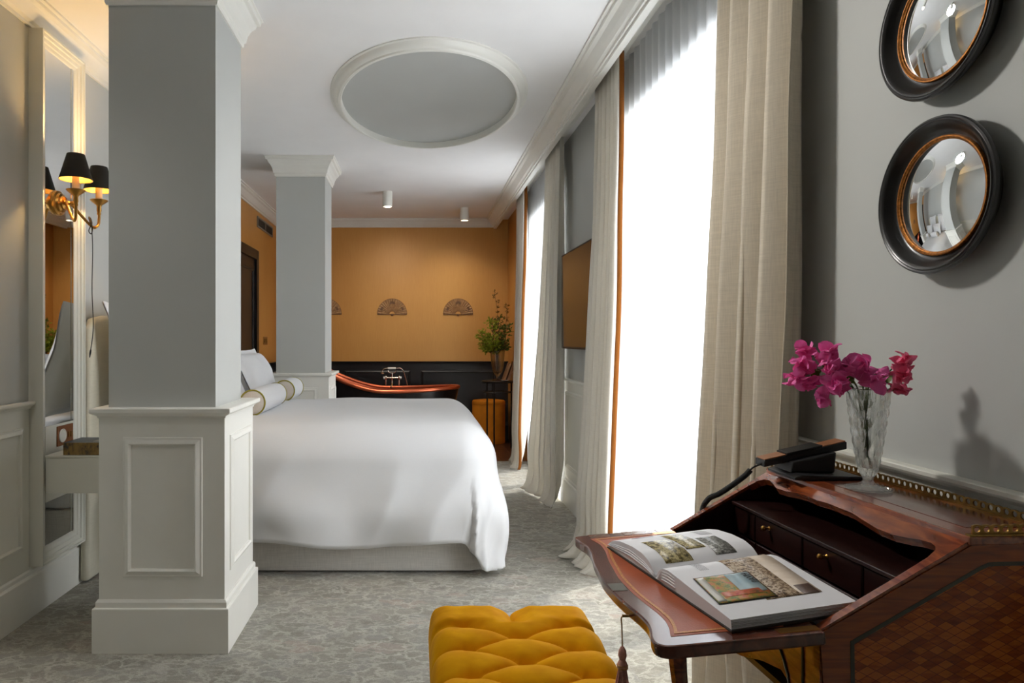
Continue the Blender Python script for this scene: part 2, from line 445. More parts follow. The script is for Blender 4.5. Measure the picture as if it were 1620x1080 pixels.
class MB:
    def __init__(self):
        self.v = []; self.f = []
    def add(self, vs, fs):
        o = len(self.v)
        self.v += [tuple(p) for p in vs]
        self.f += [tuple(i + o for i in q) for q in fs]
        return self
    def box(self, x0, x1, y0, y1, z0, z1):
        return self.add([(x0, y0, z0), (x1, y0, z0), (x1, y1, z0), (x0, y1, z0), (x0, y0, z1), (x1, y0, z1), (x1, y1, z1), (x0, y1, z1)],
                        [(0, 3, 2, 1), (4, 5, 6, 7), (0, 1, 5, 4), (1, 2, 6, 5), (2, 3, 7, 6), (3, 0, 4, 7)])
    def prism(self, poly, fn0, fn1):
        """poly: 2-d outline; fn0 / fn1 map a 2-d point to the two end caps"""
        n = len(poly)
        vs = [fn0(*p) for p in poly] + [fn1(*p) for p in poly]
        fs = [tuple(range(n)), tuple(range(2 * n - 1, n - 1, -1))]
        fs += [(i, i + n, (i + 1) % n + n, (i + 1) % n) for i in range(n)]
        return self.add(vs, fs)
    def grid(self, fn, nu, nv, cu=False, cv=False):
        vs = [fn(i / (nu if cu else nu - 1), j / (nv if cv else nv - 1)) for i in range(nu) for j in range(nv)]
        fs = []
        for i in range(nu if cu else nu - 1):
            for j in range(nv if cv else nv - 1):
                a = i * nv + j; b = ((i + 1) % nu) * nv + j
                c = ((i + 1) % nu) * nv + (j + 1) % nv; d = i * nv + (j + 1) % nv
                fs.append((a, b, c, d))
        return self.add(vs, fs)
    def tube(self, path, r, n=10, cap=True):
        path = [Vector(p) for p in path]
        rs = r if isinstance(r, (list, tuple)) else [r] * len(path)
        rings = []
        up = None
        for i, p in enumerate(path):
            t = (path[min(i + 1, len(path) - 1)] - path[max(i - 1, 0)]).normalized()
            if up is None:
                up = t.orthogonal().normalized()
            else:
                up = (up - t * up.dot(t))
                up = up.normalized() if up.length > 1e-6 else t.orthogonal().normalized()
            b = t.cross(up)
            rings.append([p + (up * math.cos(2 * PI * k / n) + b * math.sin(2 * PI * k / n)) * rs[i] for k in range(n)])
        vs = [q for rg in rings for q in rg]
        fs = []
        for i in range(len(rings) - 1):
            for k in range(n):
                a = i * n + k; b2 = i * n + (k + 1) % n
                fs.append((a, b2, b2 + n, a + n))
        if cap:
            fs.append(tuple(range(n - 1, -1, -1)))
            fs.append(tuple(range((len(rings) - 1) * n, len(rings) * n)))
        return self.add(vs, fs)
    def lathe(self, prof, origin, axis='Z', n=32, mod=None):
        """prof: (radius, height) list"""
        ox, oy, oz = origin
        vs = []
        for j, (r, h) in enumerate(prof):
            for k in range(n):
                a = 2 * PI * k / n
                rr = r * (mod(a, j / (len(prof) - 1)) if mod else 1)
                c, s = rr * math.cos(a), rr * math.sin(a)
                if axis == 'Z': vs.append((ox + c, oy + s, oz + h))
                elif axis == 'X': vs.append((ox + h, oy + c, oz + s))
                else: vs.append((ox + c, oy + h, oz + s))
        fs = []
        for j in range(len(prof) - 1):
            for k in range(n):
                a = j * n + k; b = j * n + (k + 1) % n
                fs.append((a, b, b + n, a + n))
        return self.add(vs, fs)
    def sweep(self, prof, path, closed=False, up=(0, 0, 1), side=1):
        """mitred moulding: prof is a closed outline of (out, height); path a polyline in a plane perpendicular to up"""
        up = Vector(up); P = [Vector(p) for p in path]; n = len(P); m = len(prof)
        vs = []
        for i in range(n):
            def nd(a, b):
                t = (b - a).normalized()
                return t.cross(up) * side
            if closed:
                n0 = nd(P[i - 1], P[i]); n1 = nd(P[i], P[(i + 1) % n])
            else:
                n0 = nd(P[i - 1], P[i]) if i > 0 else nd(P[0], P[1])
                n1 = nd(P[i], P[i + 1]) if i < n - 1 else n0
            bis = (n0 + n1)
            k = bis / max(1e-6, bis.length_squared) * 2
            for (o, h) in prof:
                vs.append(P[i] + k * o + up * h)
        fs = []
        for i in range(n if closed else n - 1):
            for j in range(m):
                a = i * m + j; b = i * m + (j + 1) % m
                c = ((i + 1) % n) * m + (j + 1) % m; d = ((i + 1) % n) * m + j
                fs.append((a, b, c, d))
        if not closed:
            fs.append(tuple(range(m - 1, -1, -1))); fs.append(tuple(range((n - 1) * m, n * m)))
        return self.add(vs, fs)
    def build(self, name, mat, parent=None, smooth=False, bevel=0.0, seg=2, angle=35, origin=None, kind=None, solid=0.0, sub=0):
        xs = [p[0] for p in self.v]; ys = [p[1] for p in self.v]; zs = [p[2] for p in self.v]
        if origin is None:
            origin = ((min(xs) + max(xs)) / 2, (min(ys) + max(ys)) / 2, min(zs))
        o3 = Vector(origin)
        me = bpy.data.meshes.new(name)
        me.from_pydata([Vector(p) - o3 for p in self.v], [], self.f)
        bm = bmesh.new(); bm.from_mesh(me)
        bmesh.ops.remove_doubles(bm, verts=bm.verts, dist=1e-6)
        bmesh.ops.recalc_face_normals(bm, faces=bm.faces)
        if bevel:
            es = [e for e in bm.edges if len(e.link_faces) == 2 and e.calc_face_angle(0) > math.radians(angle)]
            bmesh.ops.bevel(bm, geom=es, offset=bevel, segments=seg, profile=0.6, affect='EDGES', clamp_overlap=True)
        bm.to_mesh(me); bm.free()
        if smooth:
            me.polygons.foreach_set('use_smooth', [True] * len(me.polygons))
            if smooth != 'all':
                try:
                    me.set_sharp_from_angle(angle=math.radians(40))
                except Exception:
                    pass
        me.materials.append(M[mat] if isinstance(mat, str) else mat)
        o = bpy.data.objects.new(name, me)
        COL.objects.link(o)
        ORG[o.name] = o3
        if parent is not None:
            o.parent = parent
            o.location = o3 - ORG[parent.name]
        else:
            o.location = o3
        if kind:
            o['kind'] = kind
        if solid:
            md = o.modifiers.new('thickness', 'SOLIDIFY'); md.thickness = solid; md.offset = 0
        if sub:
            md = o.modifiers.new('smooth', 'SUBSURF'); md.levels = sub; md.render_levels = sub
        return o

def thing(name, label, cat, loc, group=None, kind=None):
    o = bpy.data.objects.new(name, None)
    COL.objects.link(o)
    o.location = loc
    o.empty_display_size = 0.05
    ORG[o.name] = Vector(loc)
    o['label'] = label
    if cat: o['category'] = cat
    if group: o['group'] = group
    if kind: o['kind'] = kind
    return o

def tag(o, label, cat, group=None):
    o['label'] = label
    o['category'] = cat
    if group: o['group'] = group
    return o

def struct(o, label=None):
    o['kind'] = 'structure'
    if label: o['label'] = label
    return o

def lerp(a, b, t): return a + (b - a) * t
def smooth01(t):
    t = min(1, max(0, t)); return t * t * (3 - 2 * t)
def interp(pts, x):
    if x <= pts[0][0]: return pts[0][1]
    for (a, b), (c, d) in zip(pts, pts[1:]):
        if x <= c:
            return lerp(b, d, smooth01((x - a) / (c - a)) if False else (x - a) / (c - a))
    return pts[-1][1]
def catmull(pts, per=8):
    P = [Vector(p) for p in pts]; out = []
    for i in range(len(P) - 1):
        p0 = P[max(i - 1, 0)]; p1 = P[i]; p2 = P[i + 1]; p3 = P[min(i + 2, len(P) - 1)]
        for k in range(per):
            t = k / per
            out.append(0.5 * ((2 * p1) + (p2 - p0) * t + (2 * p0 - 5 * p1 + 4 * p2 - p3) * t * t + (3 * p1 - p0 - 3 * p2 + p3) * t ** 3))
    out.append(P[-1]); return out
def bx(name, mat, parent, x0, x1, y0, y1, z0, z1, bevel=0.0, **k):
    return MB().box(x0, x1, y0, y1, z0, z1).build(name, mat, parent, bevel=bevel, **k)
# ================================================================== the setting
XL, XR, YB, YF, ZC = -1.76, 1.143, 8.6, -2.0, 2.77
YG = 6.45            # the gold bathing end starts here
YW = 7.06            # carpet ends, planks begin

floor = struct(bx('floor', 'carpet', None, XL - .12, XR + .3, YF - .12, YW, -.08, 0), 'grey cloud-patterned carpet')
wf = thing('floor_bath', 'dark wooden plank floor around the bathtub', None, (0, 7.8, 0), kind='structure')
bx('subfloor', 'mahogany_dark', wf, XL - .12, XR + .3, YW, YB + .12, -.08, -.012)
pl_n = 0
plank_me = None
for i in range(20):
    x0 = XL + i * 0.1465
    for (ya, yb_) in ((YW + .002, 7.83 + .11 * (i % 3)), (7.83 + .11 * (i % 3) + .003, YB)):
        bx('plank', 'oak', wf, x0 + .001, x0 + .1455, ya, yb_, -.012, 0.0, bevel=0.0015, seg=1)
ceil = struct(bx('ceiling', 'ceiling', None, XL - .12, XR + .3, YF - .12, YB + .12, ZC, ZC + .1), 'white painted ceiling')

wl = struct(bx('wall_left', 'wall', None, XL - .12, XL, YF, YG, 0, ZC), 'pale grey painted wall left of the bed')
wlg = struct(bx('wall_left_bath', 'gold', None, XL - .12, XL, YG, YB + .12, 0, ZC), 'gold papered side wall of the bathing end')
wb = struct(bx('wall_back', 'gold', None, XL, XR, YB, YB + .12, 0, ZC), 'gold papered end wall behind the bathtub')
wfr = struct(bx('wall_front', 'wall', None, XL - .12, XR + .3, YF - .12, YF, 0, ZC), 'pale grey wall behind the viewer')

# right wall with window openings
def right_wall(name, mat, y0, y1, wins, label):
    mb = MB()
    xs = (XR, XR + .3)
    y = y0
    for (a, b) in wins:
        mb.box(xs[0], xs[1], y, a, 0, ZC)
        mb.box(xs[0], xs[1], a, b, 0, WIN_Z[0])
        mb.box(xs[0], xs[1], a, b, WIN_Z[1], ZC)
        y = b
    mb.box(xs[0], xs[1], y, y1, 0, ZC)
    return struct(mb.build(name, mat), label)
wr = right_wall('wall_right', 'wall', YF, 6.9, sorted(WINDOWS), 'pale grey wall with the windows')
wrg = struct(bx('wall_right_bath', 'gold', None, XR, XR + .3, 6.9, YB + .12, 0, ZC), 'gold papered wall beside the far curtain')

# crown moulding all round, with the curtain pelmet on the right
CROWN = [(0, -.102), (.012, -.102), (.014, -.09), (.03, -.082), (.046, -.062), (.064, -.036), (.082, -.026), (.084, -.013), (.1, -.011), (.1, 0), (0, 0)]
tr = MB().sweep(CROWN, [(XL, YF, ZC), (XL, YB, ZC), (.962, YB, ZC), (.962, YF, ZC)]).build('trim_1', 'trim')
struct(tr, 'white crown moulding round the ceiling')
pel = struct(bx('trim_2', 'trim', None, .9622, .999, YF, YB, ZC - .116, ZC, bevel=.003), 'white curtain pelmet board along the window wall')

# oval ceiling feature
OC = (.072, 4.36)
def oval_ring(prof, a, b, n=96):
    mb = MB(); m = len(prof); vs = []
    for k in range(n):
        t = 2 * PI * k / n
        for (o, h) in prof:
            vs.append((OC[0] + (a - o) * math.cos(t), OC[1] + (b - o) * math.sin(t), ZC + h))
    fs = [(k * m + j, k * m + (j + 1) % m, ((k + 1) % n) * m + (j + 1) % m, ((k + 1) % n) * m + j) for k in range(n) for j in range(m)]
    return mb.add(vs, fs)
ov = thing('trim_3', 'oval ceiling recess with raised white rim', None, (OC[0], OC[1], ZC - .05), kind='structure')
oval_ring([(0, 0), (0, -.006), (.012, -.009), (.022, -.024), (.034, -.034), (.046, -.038), (.05, -.047), (.064, -.05), (.07, -.046), (.07, 0)], .617, .945).build('rim_moulding', 'trim', ov, smooth=True)
MB().prism([(OC[0] + .56 * math.cos(2 * PI * k / 96), OC[1] + .885 * math.sin(2 * PI * k / 96)) for k in range(96)],
           lambda x, y: (x, y, ZC - .004), lambda x, y: (x, y, ZC + .001)).build('recess_panel', 'wall', ov)

# ---- panelling helpers
PFR = [(-.017, 0), (-.016, .007), (-.009, .013), (-.002, .010), (.006, .006), (.013, .006), (.016, 0)]
def pframe(parent, mat, fn, normal, u0, u1, z0, z1, name='panel_moulding'):
    return MB().sweep(PFR, [fn(u0, z0), fn(u1, z0), fn(u1, z1), fn(u0, z1)], closed=True, up=normal).build(name, mat, parent)
RAIL = [(0, -.034), (.008, -.034), (.010, -.026), (.017, -.020), (.026, -.016), (.030, -.010), (.030, -.002), (.027, 0), (0, 0)]
BASE = [(0, 0), (.022, 0), (.022, .18), (.018, .186), (.012, .19), (.011, .205), (.006, .214), (.003, .222), (0, .222)]
ZR = .975

def wall_dado(wall, path, side, mat, wains=None):
    MB().sweep(RAIL, [(x, y, ZR) for x, y in path], side=side).build('chair_rail', mat, wall)
    MB().sweep(BASE, [(x, y, 0) for x, y in path], side=side).build('baseboard', mat, wall)
# left wall: wainscot from behind the viewer up to the tall mirror
bx('wainscot', 'panel', wl, XL, XL + .006, YF, 3.085, .2, ZR - .02)
MB().sweep(RAIL, [(XL + .006, YF, ZR), (XL + .006, 3.085, ZR)]).build('chair_rail', 'panel', wl)
for (a, b) in ((-1.85, .2), (.35, 1.75), (1.9, 3.02)):
    pframe(wl, 'panel', lambda u, z: (XL + .006, u, z), (1, 0, 0), a, b, .327, .845)
bl = struct(MB().sweep(BASE, [(XL, YF, 0), (XL, 3.62, 0)]).build('baseboard_left', 'trim'), 'tall white baseboard on the left wall')
# back wall: black panelling
def black_dado(wall, x0, x1, fn, normal, pan):
    pass
bkd = thing('wall_back_panelling', 'black painted wainscot panelling behind the bathtub', None, (-.3, YB, 0), kind='structure')
bx('wainscot', 'black_paint', bkd, XL, XR, YB - .012, YB, 0, .965)
MB().sweep([(0, -.03), (.012, -.03), (.014, -.018), (.024, -.012), (.026, 0), (0, 0)], [(XL, YB - .012, .985), (XR, YB - .012, .985)]).build('chair_rail', 'black_paint', bkd)
MB().sweep(BASE, [(XL, YB - .012, 0), (XR, YB - .012, 0)]).build('baseboard', 'black_paint', bkd)
for (a, b) in ((-1.68, -1.06), (-.9, -.1), (.06, .96)):
    pframe(bkd, 'black_paint', lambda u, z: (u, YB - .012, z), (0, -1, 0), a, b, .32, .86)
lbd = thing('wall_left_panelling', 'black painted wainscot beside the dark door', None, (XL, 8, 0), kind='structure')
bx('wainscot', 'black_paint', lbd, XL, XL + .012, 7.46, YB - .012, 0, .965)
MB().sweep([(0, -.03), (.012, -.03), (.014, -.018), (.024, -.012), (.026, 0), (0, 0)], [(XL + .012, 7.46, .985), (XL + .012, YB - .012, .985)]).build('chair_rail', 'black_paint', lbd)
# right wall: dado between the windows
for (a, b) in ((YF, 2.26), (3.90, 5.28)):
    MB().sweep(RAIL, [(XR, b, ZR - .012), (XR, a, ZR - .012)]).build('chair_rail', 'panel', wr)
    bx('wainscot', 'panel', wr, XR - .006, XR, a, b, .2, ZR - .03)
    pframe(wr, 'panel', lambda u, z: (XR - .006, u, z), (-1, 0, 0), a + .1, b - .1, .30, .85)
    st = MB().sweep(BASE, [(XR, b, 0), (XR, a, 0)]).build('baseboard_right', 'trim')
    struct(st, 'white baseboard between the windows')

# ---- windows: French casements
for wi, (y0, y1) in enumerate(WINDOWS):
    wn = thing('window_%d' % (wi + 1), 'white French window behind sheer curtains', None, (XR + .22, (y0 + y1) / 2, WIN_Z[0]), kind='structure')
    z0, z1 = WIN_Z; X0, X1 = XR + .19, XR + .24; ym = (y0 + y1) / 2
    mb = MB()
    mb.box(X0, X1, y0, y0 + .05, z0, z1).box(X0, X1, y1 - .05, y1, z0, z1).box(X0, X1, y0 + .05, y1 - .05, z1 - .05, z1).box(X0, X1, y0 + .05, y1 - .05, z0, z0 + .05)
    mb.build('window_frame', 'trim', wn)
    MB().box(XR + .001, XR + .299, y0, y0 + .012, z0, z1).box(XR + .001, XR + .299, y1 - .012, y1, z0, z1).box(XR + .001, XR + .299, y0, y1, z1 - .012, z1).box(XR + .001, XR + .299, y0, y1, z0, z0 + .012).build('window_reveal', 'trim', wn)  # white lining added over the grey jambs to bounce more daylight inside
    for (a, b) in ((y0 + .05, ym), (ym, y1 - .05)):
        m2 = MB()
        m2.box(X0 + .005, X1 - .005, a, a + .055, z0 + .05, z1 - .05).box(X0 + .005, X1 - .005, b - .055, b, z0 + .05, z1 - .05)
        m2.box(X0 + .005, X1 - .005, a + .055, b - .055, z1 - .11, z1 - .05).box(X0 + .005, X1 - .005, a + .055, b - .055, z0 + .05, z0 + .2)
        sash = m2.build('casement', 'trim', wn)
        bx('pane', 'pane', sash, X0 + .022, X0 + .026, a + .055, b - .055, z0 + .2, z1 - .11)

# ---- pillars
def pillar(name, label, bx0, bx1, by0, by1, sx0, sx1, sy0, sy1):
    cx, cy = (bx0 + bx1) / 2, (by0 + by1) / 2
    p = thing(name, label, None, (cx, cy, 0), kind='structure')
    e = .02
    ax0, ax1, ay0, ay1 = bx0 + e, bx1 - e, by0 + e, by1 - e
    bx('pedestal', 'trim', p, ax0, ax1, ay0, ay1, 0, .958)
    pth = [(ax0, ay0, 0), (ax1, ay0, 0), (ax1, ay1, 0), (ax0, ay1, 0)]
    MB().sweep([(0, 0), (e, 0), (e, .175), (.0185, .178), (.0105, .18), (.0105, .2), (.008, .204), (.004, .21), (0, .21)], pth, closed=True).build('baseboard', 'trim', p)
    MB().sweep([(-.06, -.04), (.004, -.04), (.006, -.032), (.014, -.027), (.022, -.023), (.028, -.017), (.028, -.003), (.025, 0), (-.06, 0)],
               [(x, y, .978) for x, y, _ in pth], closed=True).build('chair_rail', 'trim', p)
    bx('cap', 'trim', p, ax0, ax1, ay0, ay1, .95, .9779)
    bx('shaft', 'wall', p, sx0, sx1, sy0, sy1, .9775, ZC)
    dx = .085
    pframe(p, 'trim', lambda u, z: (u, ay0, z), (0, -1, 0), ax0 + .112, ax1 - .104, .317, .845)
    pframe(p, 'trim', lambda u, z: (u, ay1, z), (0, 1, 0), ax0 + .105, ax1 - .105, .317, .845)
    pframe(p, 'trim', lambda u, z: (ax1, u, z), (1, 0, 0), ay0 + .09, ay1 - .06, .317, .845)
    pframe(p, 'trim', lambda u, z: (ax0, u, z), (-1, 0, 0), ay0 + .09, ay1 - .06, .317, .845)
    sp = [(sx0, sy0, ZC), (sx1, sy0, ZC), (sx1, sy1, ZC), (sx0, sy1, ZC)]
    MB().sweep([(0, -.16), (.008, -.16), (.012, -.15), (.012, -.14), (.02, -.132), (.026, -.1), (.04, -.07), (.056, -.05), (.06, -.036), (.075, -.03), (.078, -.012), (.085, -.008), (.085, 0), (0, 0)],
               sp, closed=True).build('capital', 'trim', p)
    return p
pillar('column', 'square pillar on a white panelled pedestal, large in the left foreground', -1.298, -.7536, 2.722, 3.232, -1.254, -.8197, 2.775, 3.173)
pillar('column', 'square pillar with white capital standing between bed and bathtub', -1.215, -.712, 5.625, 6.145, -1.173, -.766, 5.68, 6.1)

# ---- dark door in the gold side wall
dr = thing('door_1', 'black framed dark panelled door in the gold wall', None, (XL, 7.0, 0), kind='structure')
mb = MB()
mb.box(XL, XL + .035, 6.5, 6.6, 0, 2.22).box(XL, XL + .035, 7.35, 7.45, 0, 2.22).box(XL, XL + .035, 6.6, 7.35, 2.12, 2.22)
mb.build('door_frame', 'black_paint', dr, bevel=.004)
leaf = bx('door_leaf', 'black_paint', dr, XL, XL + .012, 6.6, 7.35, .005, 2.12)
for (a, b, c, d) in ((6.7, 7.25, .2, .95), (6.7, 7.25, 1.08, 2.0)):
    pframe(leaf, 'black_paint', lambda u, z: (XL + .012, u, z), (1, 0, 0), a, b, c, d)
MB().lathe([(0, .06), (.022, .055), (.028, .04), (.018, .02), (.012, .0)], (XL + .012, 6.66, 1.02), 'X', 16).build('door_knob', 'old_brass', dr, smooth=True)
# ================================================================== bed
bed = thing('bed', 'wide bed with cream headboard and grey fabric base', 'bed', (-.65, 4.55, 0))
def rrect(x0, x1, y0, y1, r, n=6):
    pts = []
    for (cx, cy, a0) in ((x1 - r, y1 - r, 0), (x0 + r, y1 - r, 90), (x0 + r, y0 + r, 180), (x1 - r, y0 + r, 270)):
        for k in range(n + 1):
            a = math.radians(a0 + 90 * k / n); pts.append((cx + r * math.cos(a), cy + r * math.sin(a)))
    return pts
def base_fn():
    mb = MB(); pts = rrect(-1.62, .372, 3.675, 5.44, .09, 8); n = len(pts)
    vs = []; fs = []
    hs = [(.0, .012), (.004, .03), (0.0, .2), (-.004, .33)]
    for (off, z) in hs:
        for k, (x, y) in enumerate(pts):
            w = off + .004 * math.sin(k * 1.7)
            vs.append((x + (w if x > -.6 else -w), y + (w if y > 4.5 else -w), z))
    for j in range(len(hs) - 1):
        for k in range(n):
            fs.append((j * n + k, j * n + (k + 1) % n, (j + 1) * n + (k + 1) % n, (j + 1) * n + k))
    fs.append(tuple(range(n - 1, -1, -1))); fs.append(tuple(range(3 * n, 4 * n)))
    return mb.add(vs, fs)
base_fn().build('bed_base', 'valance', bed, smooth=True)
MB().prism(rrect(-1.6, .34, 3.7, 5.41, .1, 6), lambda x, y: (x, y, .332), lambda x, y: (x, y, .60)).build('mattress', 'cotton', bed, bevel=.03, seg=3)
MB().prism([(y, z) for (y, z) in [(3.5, .01), (5.6, .01), (5.6, 1.30)] + [(5.52 - .0 * k, 1.36 + .0 * k) for k in range(1)] + [(5.4, 1.385), (3.72, 1.385), (3.58, 1.365), (3.52, 1.31)]],
           lambda y, z: (XL + .026, y, z), lambda y, z: (XL + .075, y, z)).build('headboard', 'headboard', bed, bevel=.03, seg=4, smooth=True)

# duvet: a cloth laid over a rounded core, corners hanging lower
CX0, CX1, CY0, CY1, RR, TOP = -1.45, .225, 3.78, 5.235, .2, .796
def duvet_pt(p, q):
    ex = max(0, p - CX1); ey = (CY0 - q) if q < CY0 else (q - CY1 if q > CY1 else 0)
    bxp = min(p, CX1); byq = min(max(q, CY0), CY1)
    d = math.hypot(ex, ey)
    crown = .014 * (1 - ((byq - 4.5) / .75) ** 2) * (1 if p > -1.0 else .4)
    wob = .012 * mnoise.noise(Vector((p * 2.2, q * 2.2, 3.0)))
    if d < 1e-6:
        return (p, q, TOP + crown + wob)
    nx = ex / d; ny = (-ey if q < CY0 else ey) / d
    arc = RR * PI / 2
    if d < arc:
        a = d / RR
        out = RR * math.sin(a); dz = RR * (1 - math.cos(a))
    else:
        h = d - arc
        out = RR + .03 * smooth01(h / .3) - .035 * smooth01((h - .2) / .3); dz = RR + h
        if nx > .3 and abs(ny) > .3:
            out += .05 * smooth01(h / .45)
    # soft hanging folds towards the hem
    k = smooth01((d - .35) / .4)
    along = p * 1.0 + (q if nx > .5 else 0)
    out += k * (.020 * math.sin(along * 9 + 1.0) + .018 * mnoise.noise(Vector((p * 5, q * 5, 7))))
    out += k * .034 * mnoise.noise(Vector((along * 3.0, dz * 3.0, 1.5)))
    if d > .15:
        kk = smooth01((d - .15) / .3)
        rid = mnoise.noise(Vector((p * 2.6 + d * 1.1, q * 1.3, 4.2)))
        out += kk * .012 * (1 - abs(rid) * 3)
    z = TOP + crown * (1 - smooth01(d / .3)) + wob * (1 - k) - dz
    z += k * .018 * math.sin(along * 6.5 + .4)
    if nx > .8: pass
    return (bxp + nx * out, byq + ny * out, max(z, .045))
nu, nv = 120, 130
HEM = .735
P0x, P1x, Q0, Q1 = -1.5, CX1 + HEM, CY0 - HEM, CY1 + HEM
du = MB().grid(lambda u, v: duvet_pt(lerp(P0x, P1x, u), lerp(Q0, Q1, v)), nu, nv).build('duvet', 'cotton', None, smooth='all', solid=.012, origin=(-.5, 4.5, .1))
tag(du, 'big white puffy duvet draped over the bed, corner hanging low', 'duvet')

def pillow(name, label, cy, w, h, base, top, thick, mat='cotton', flange=.035, group=None, seed=0, yaw=0.0):
    """leaning pillow: base and top are (x, z) of the lower and upper edge"""
    b = Vector((base[0], 0, base[1])); t = Vector((top[0], 0, top[1]))
    upv = (t - b).normalized(); nrm = Vector((upv.z, 0, -upv.x)); L = (t - b).length
    c = (b + t) / 2
    def pt(u, v, sgn):
        a = (u * 2 - 1); e = (v * 2 - 1)
        fl = flange / (w / 2); fh = flange / (L / 2)
        aa = min(1, abs(a) / (1 - fl)); ee = min(1, abs(e) / (1 - fh))
        th = thick * (max(0, 1 - aa ** 2.6) ** .5) * (max(0, 1 - ee ** 2.6) ** .5)
        pinch = 1 - .07 * (1 - aa ** 2) * ee ** 4; pinch2 = 1 - .07 * (1 - ee ** 2) * aa ** 4
        wr = .012 * mnoise.noise(Vector((a * 2 + seed, e * 2, seed * 1.3)))
        off = sgn * (th / 2 + .004) + wr
        y = a * w / 2 * pinch2; s = e * L / 2 * pinch
        p = c + upv * s + nrm * off
        ca, sa = math.cos(yaw), math.sin(yaw)
        return (p.x - y * sa, cy + y * ca, p.z)
    mb = MB()
    mb.grid(lambda u, v: pt(u, v, 1), 33, 25)
    mb.grid(lambda u, v: pt(u, v, -1), 33, 25)
    o = mb.build(name, mat, None, smooth='all')
    tag(o, label, 'pillow', group)
    return o
pillow('euro_pillow', 'large white square pillow against headboard, at the near side of the bed', 3.90, .76, .66, (-1.43, .82), (-1.625, 1.45), .14, seed=1)
pillow('euro_pillow', 'large white square pillow against headboard, at the far side of the bed', 4.86, .76, .66, (-1.43, .82), (-1.625, 1.45), .14, seed=2)
pa = pillow('pillow', 'white pillow with embroidered edge behind the nearer bolster', 4.22, .68, .42, (-1.13, .81), (-1.31, 1.17), .16, seed=3)
pb = pillow('pillow', 'white pillow with raised corner behind the farther bolster', 5.0, .70, .44, (-1.1, .81), (-1.27, 1.185), .18, seed=5)

def bolster(label, y0, y1, x, z, r):
    t = thing('bolster', label, 'bolster', (x, (y0 + y1) / 2, z - r), 'bolsters on the bed')
    def body(u, v):
        a = 2 * PI * u
        s = 1 - .06 * (abs(v * 2 - 1) ** 6)
        rr = r * s * (1 + .012 * math.sin(3 * a + v * 5))
        return (x + rr * math.cos(a), lerp(y0, y1, v), z + rr * math.sin(a))
    MB().grid(body, 32, 16, cu=True).build('sleeve', 'cotton', t, smooth='all')
    for yy, sg in ((y0, -1), (y1, 1)):
        e = MB().lathe([(.0001, sg * .014), (r * .5, sg * .011), (r * .8, sg * .005), (r * .93, -sg * .004)], (x, yy, z), 'Y', 32).build('end_disc', 'boucle', t, smooth=True)
        MB().lathe([(.0001, sg * .022), (.006, sg * .021), (.0075, sg * .015), (.0075, sg * .008)], (x, yy, z), 'Y', 16).build('button', 'boucle', e, smooth=True)
        MB().tube([(x + .014 * math.cos(a * PI / 12), yy + sg * .0155, z + .014 * math.sin(a * PI / 12)) for a in range(25)], .0016, 6, cap=False).build('monogram', 'olive', e)
        MB().tube([(x + r * .94 * math.cos(a * PI / 24), yy, z + r * .94 * math.sin(a * PI / 24)) for a in range(49)], .0045, 8, cap=False).build('piping', 'olive', t, smooth=True)
    return t
bolster('white bolster with beige end and olive piping, nearer one on the bed', 4.0, 4.66, -.965, .884, .078)
bolster('white bolster with beige end and olive piping, farther one on the bed', 4.96, 5.34, -.965, .884, .078)

# ================================================================== tall wall mirror panel
mx0, mx1 = XL + .003, XL + .066
my0, my1 = 3.09, 3.487
mr = thing('wall_mirror', 'tall narrow white framed mirror panel with brass sconce', 'mirror', (XL + .03, (my0 + my1) / 2, .225))
zb, zt = .226, 2.664
bx('backing', 'panel', mr, XL + .024, XL + .034, my0 + .02, my1 - .02, zb + .02, zt - .02)
FR = [(0, -.036), (0, .03), (.008, .03), (.010, .024), (.024, .022), (.026, .015), (.042, .013), (.046, .008), (.06, .006), (.068, .0), (.07, -.036)]
MB().sweep([(o, h) for o, h in FR], [(XL + .036, my0, zb), (XL + .036, my1, zb), (XL + .036, my1, zt), (XL + .036, my0, zt)], closed=True, up=(1, 0, 0), side=-1).build('frame', 'panel', mr)
gy0, gy1 = my0 + .07, my1 - .07
def facing(x): return x
g1 = bx('glass', 'mirror', mr, XL + .034, XL + .038, gy0, gy1, .85, 2.60)
bx('bevel_strip', 'mirror', g1, XL + .038, XL + .0405, gy1 - .022, gy1, .85, 2.60, bevel=.002, seg=1)
bx('middle_panel', 'panel', mr, XL + .034, XL + .040, gy0, gy1, .498, .8495)
g2 = bx('glass', 'mirror', mr, XL + .034, XL + .038, gy0, gy1, .30, .4975)
bx('bevel_strip', 'mirror', g2, XL + .038, XL + .0405, gy1 - .02, gy1, .30, .4975, bevel=.002, seg=1)

sp = thing('socket_plate', 'copper coloured socket plate on the panel above the nightstand', 'socket', (XL + .04, 3.35, .74))
bx('plate', 'copper_plate', sp, XL + .0402, XL + .046, 3.255, 3.402, .742, .838, bevel=.001, seg=1)
MB().lathe([(.0001, .0015), (.026, .0015), (.03, .006), (.033, .004), (.033, 0)], (XL + .046, 3.298, .79), 'X', 24).build('socket_face', 'porcelain', sp, smooth=True)
for k in range(2):
    bx('key_switch', 'switch', sp, XL + .046, XL + .05, 3.35 + k * .024, 3.365 + k * .024, .775, .803, bevel=.001, seg=1)

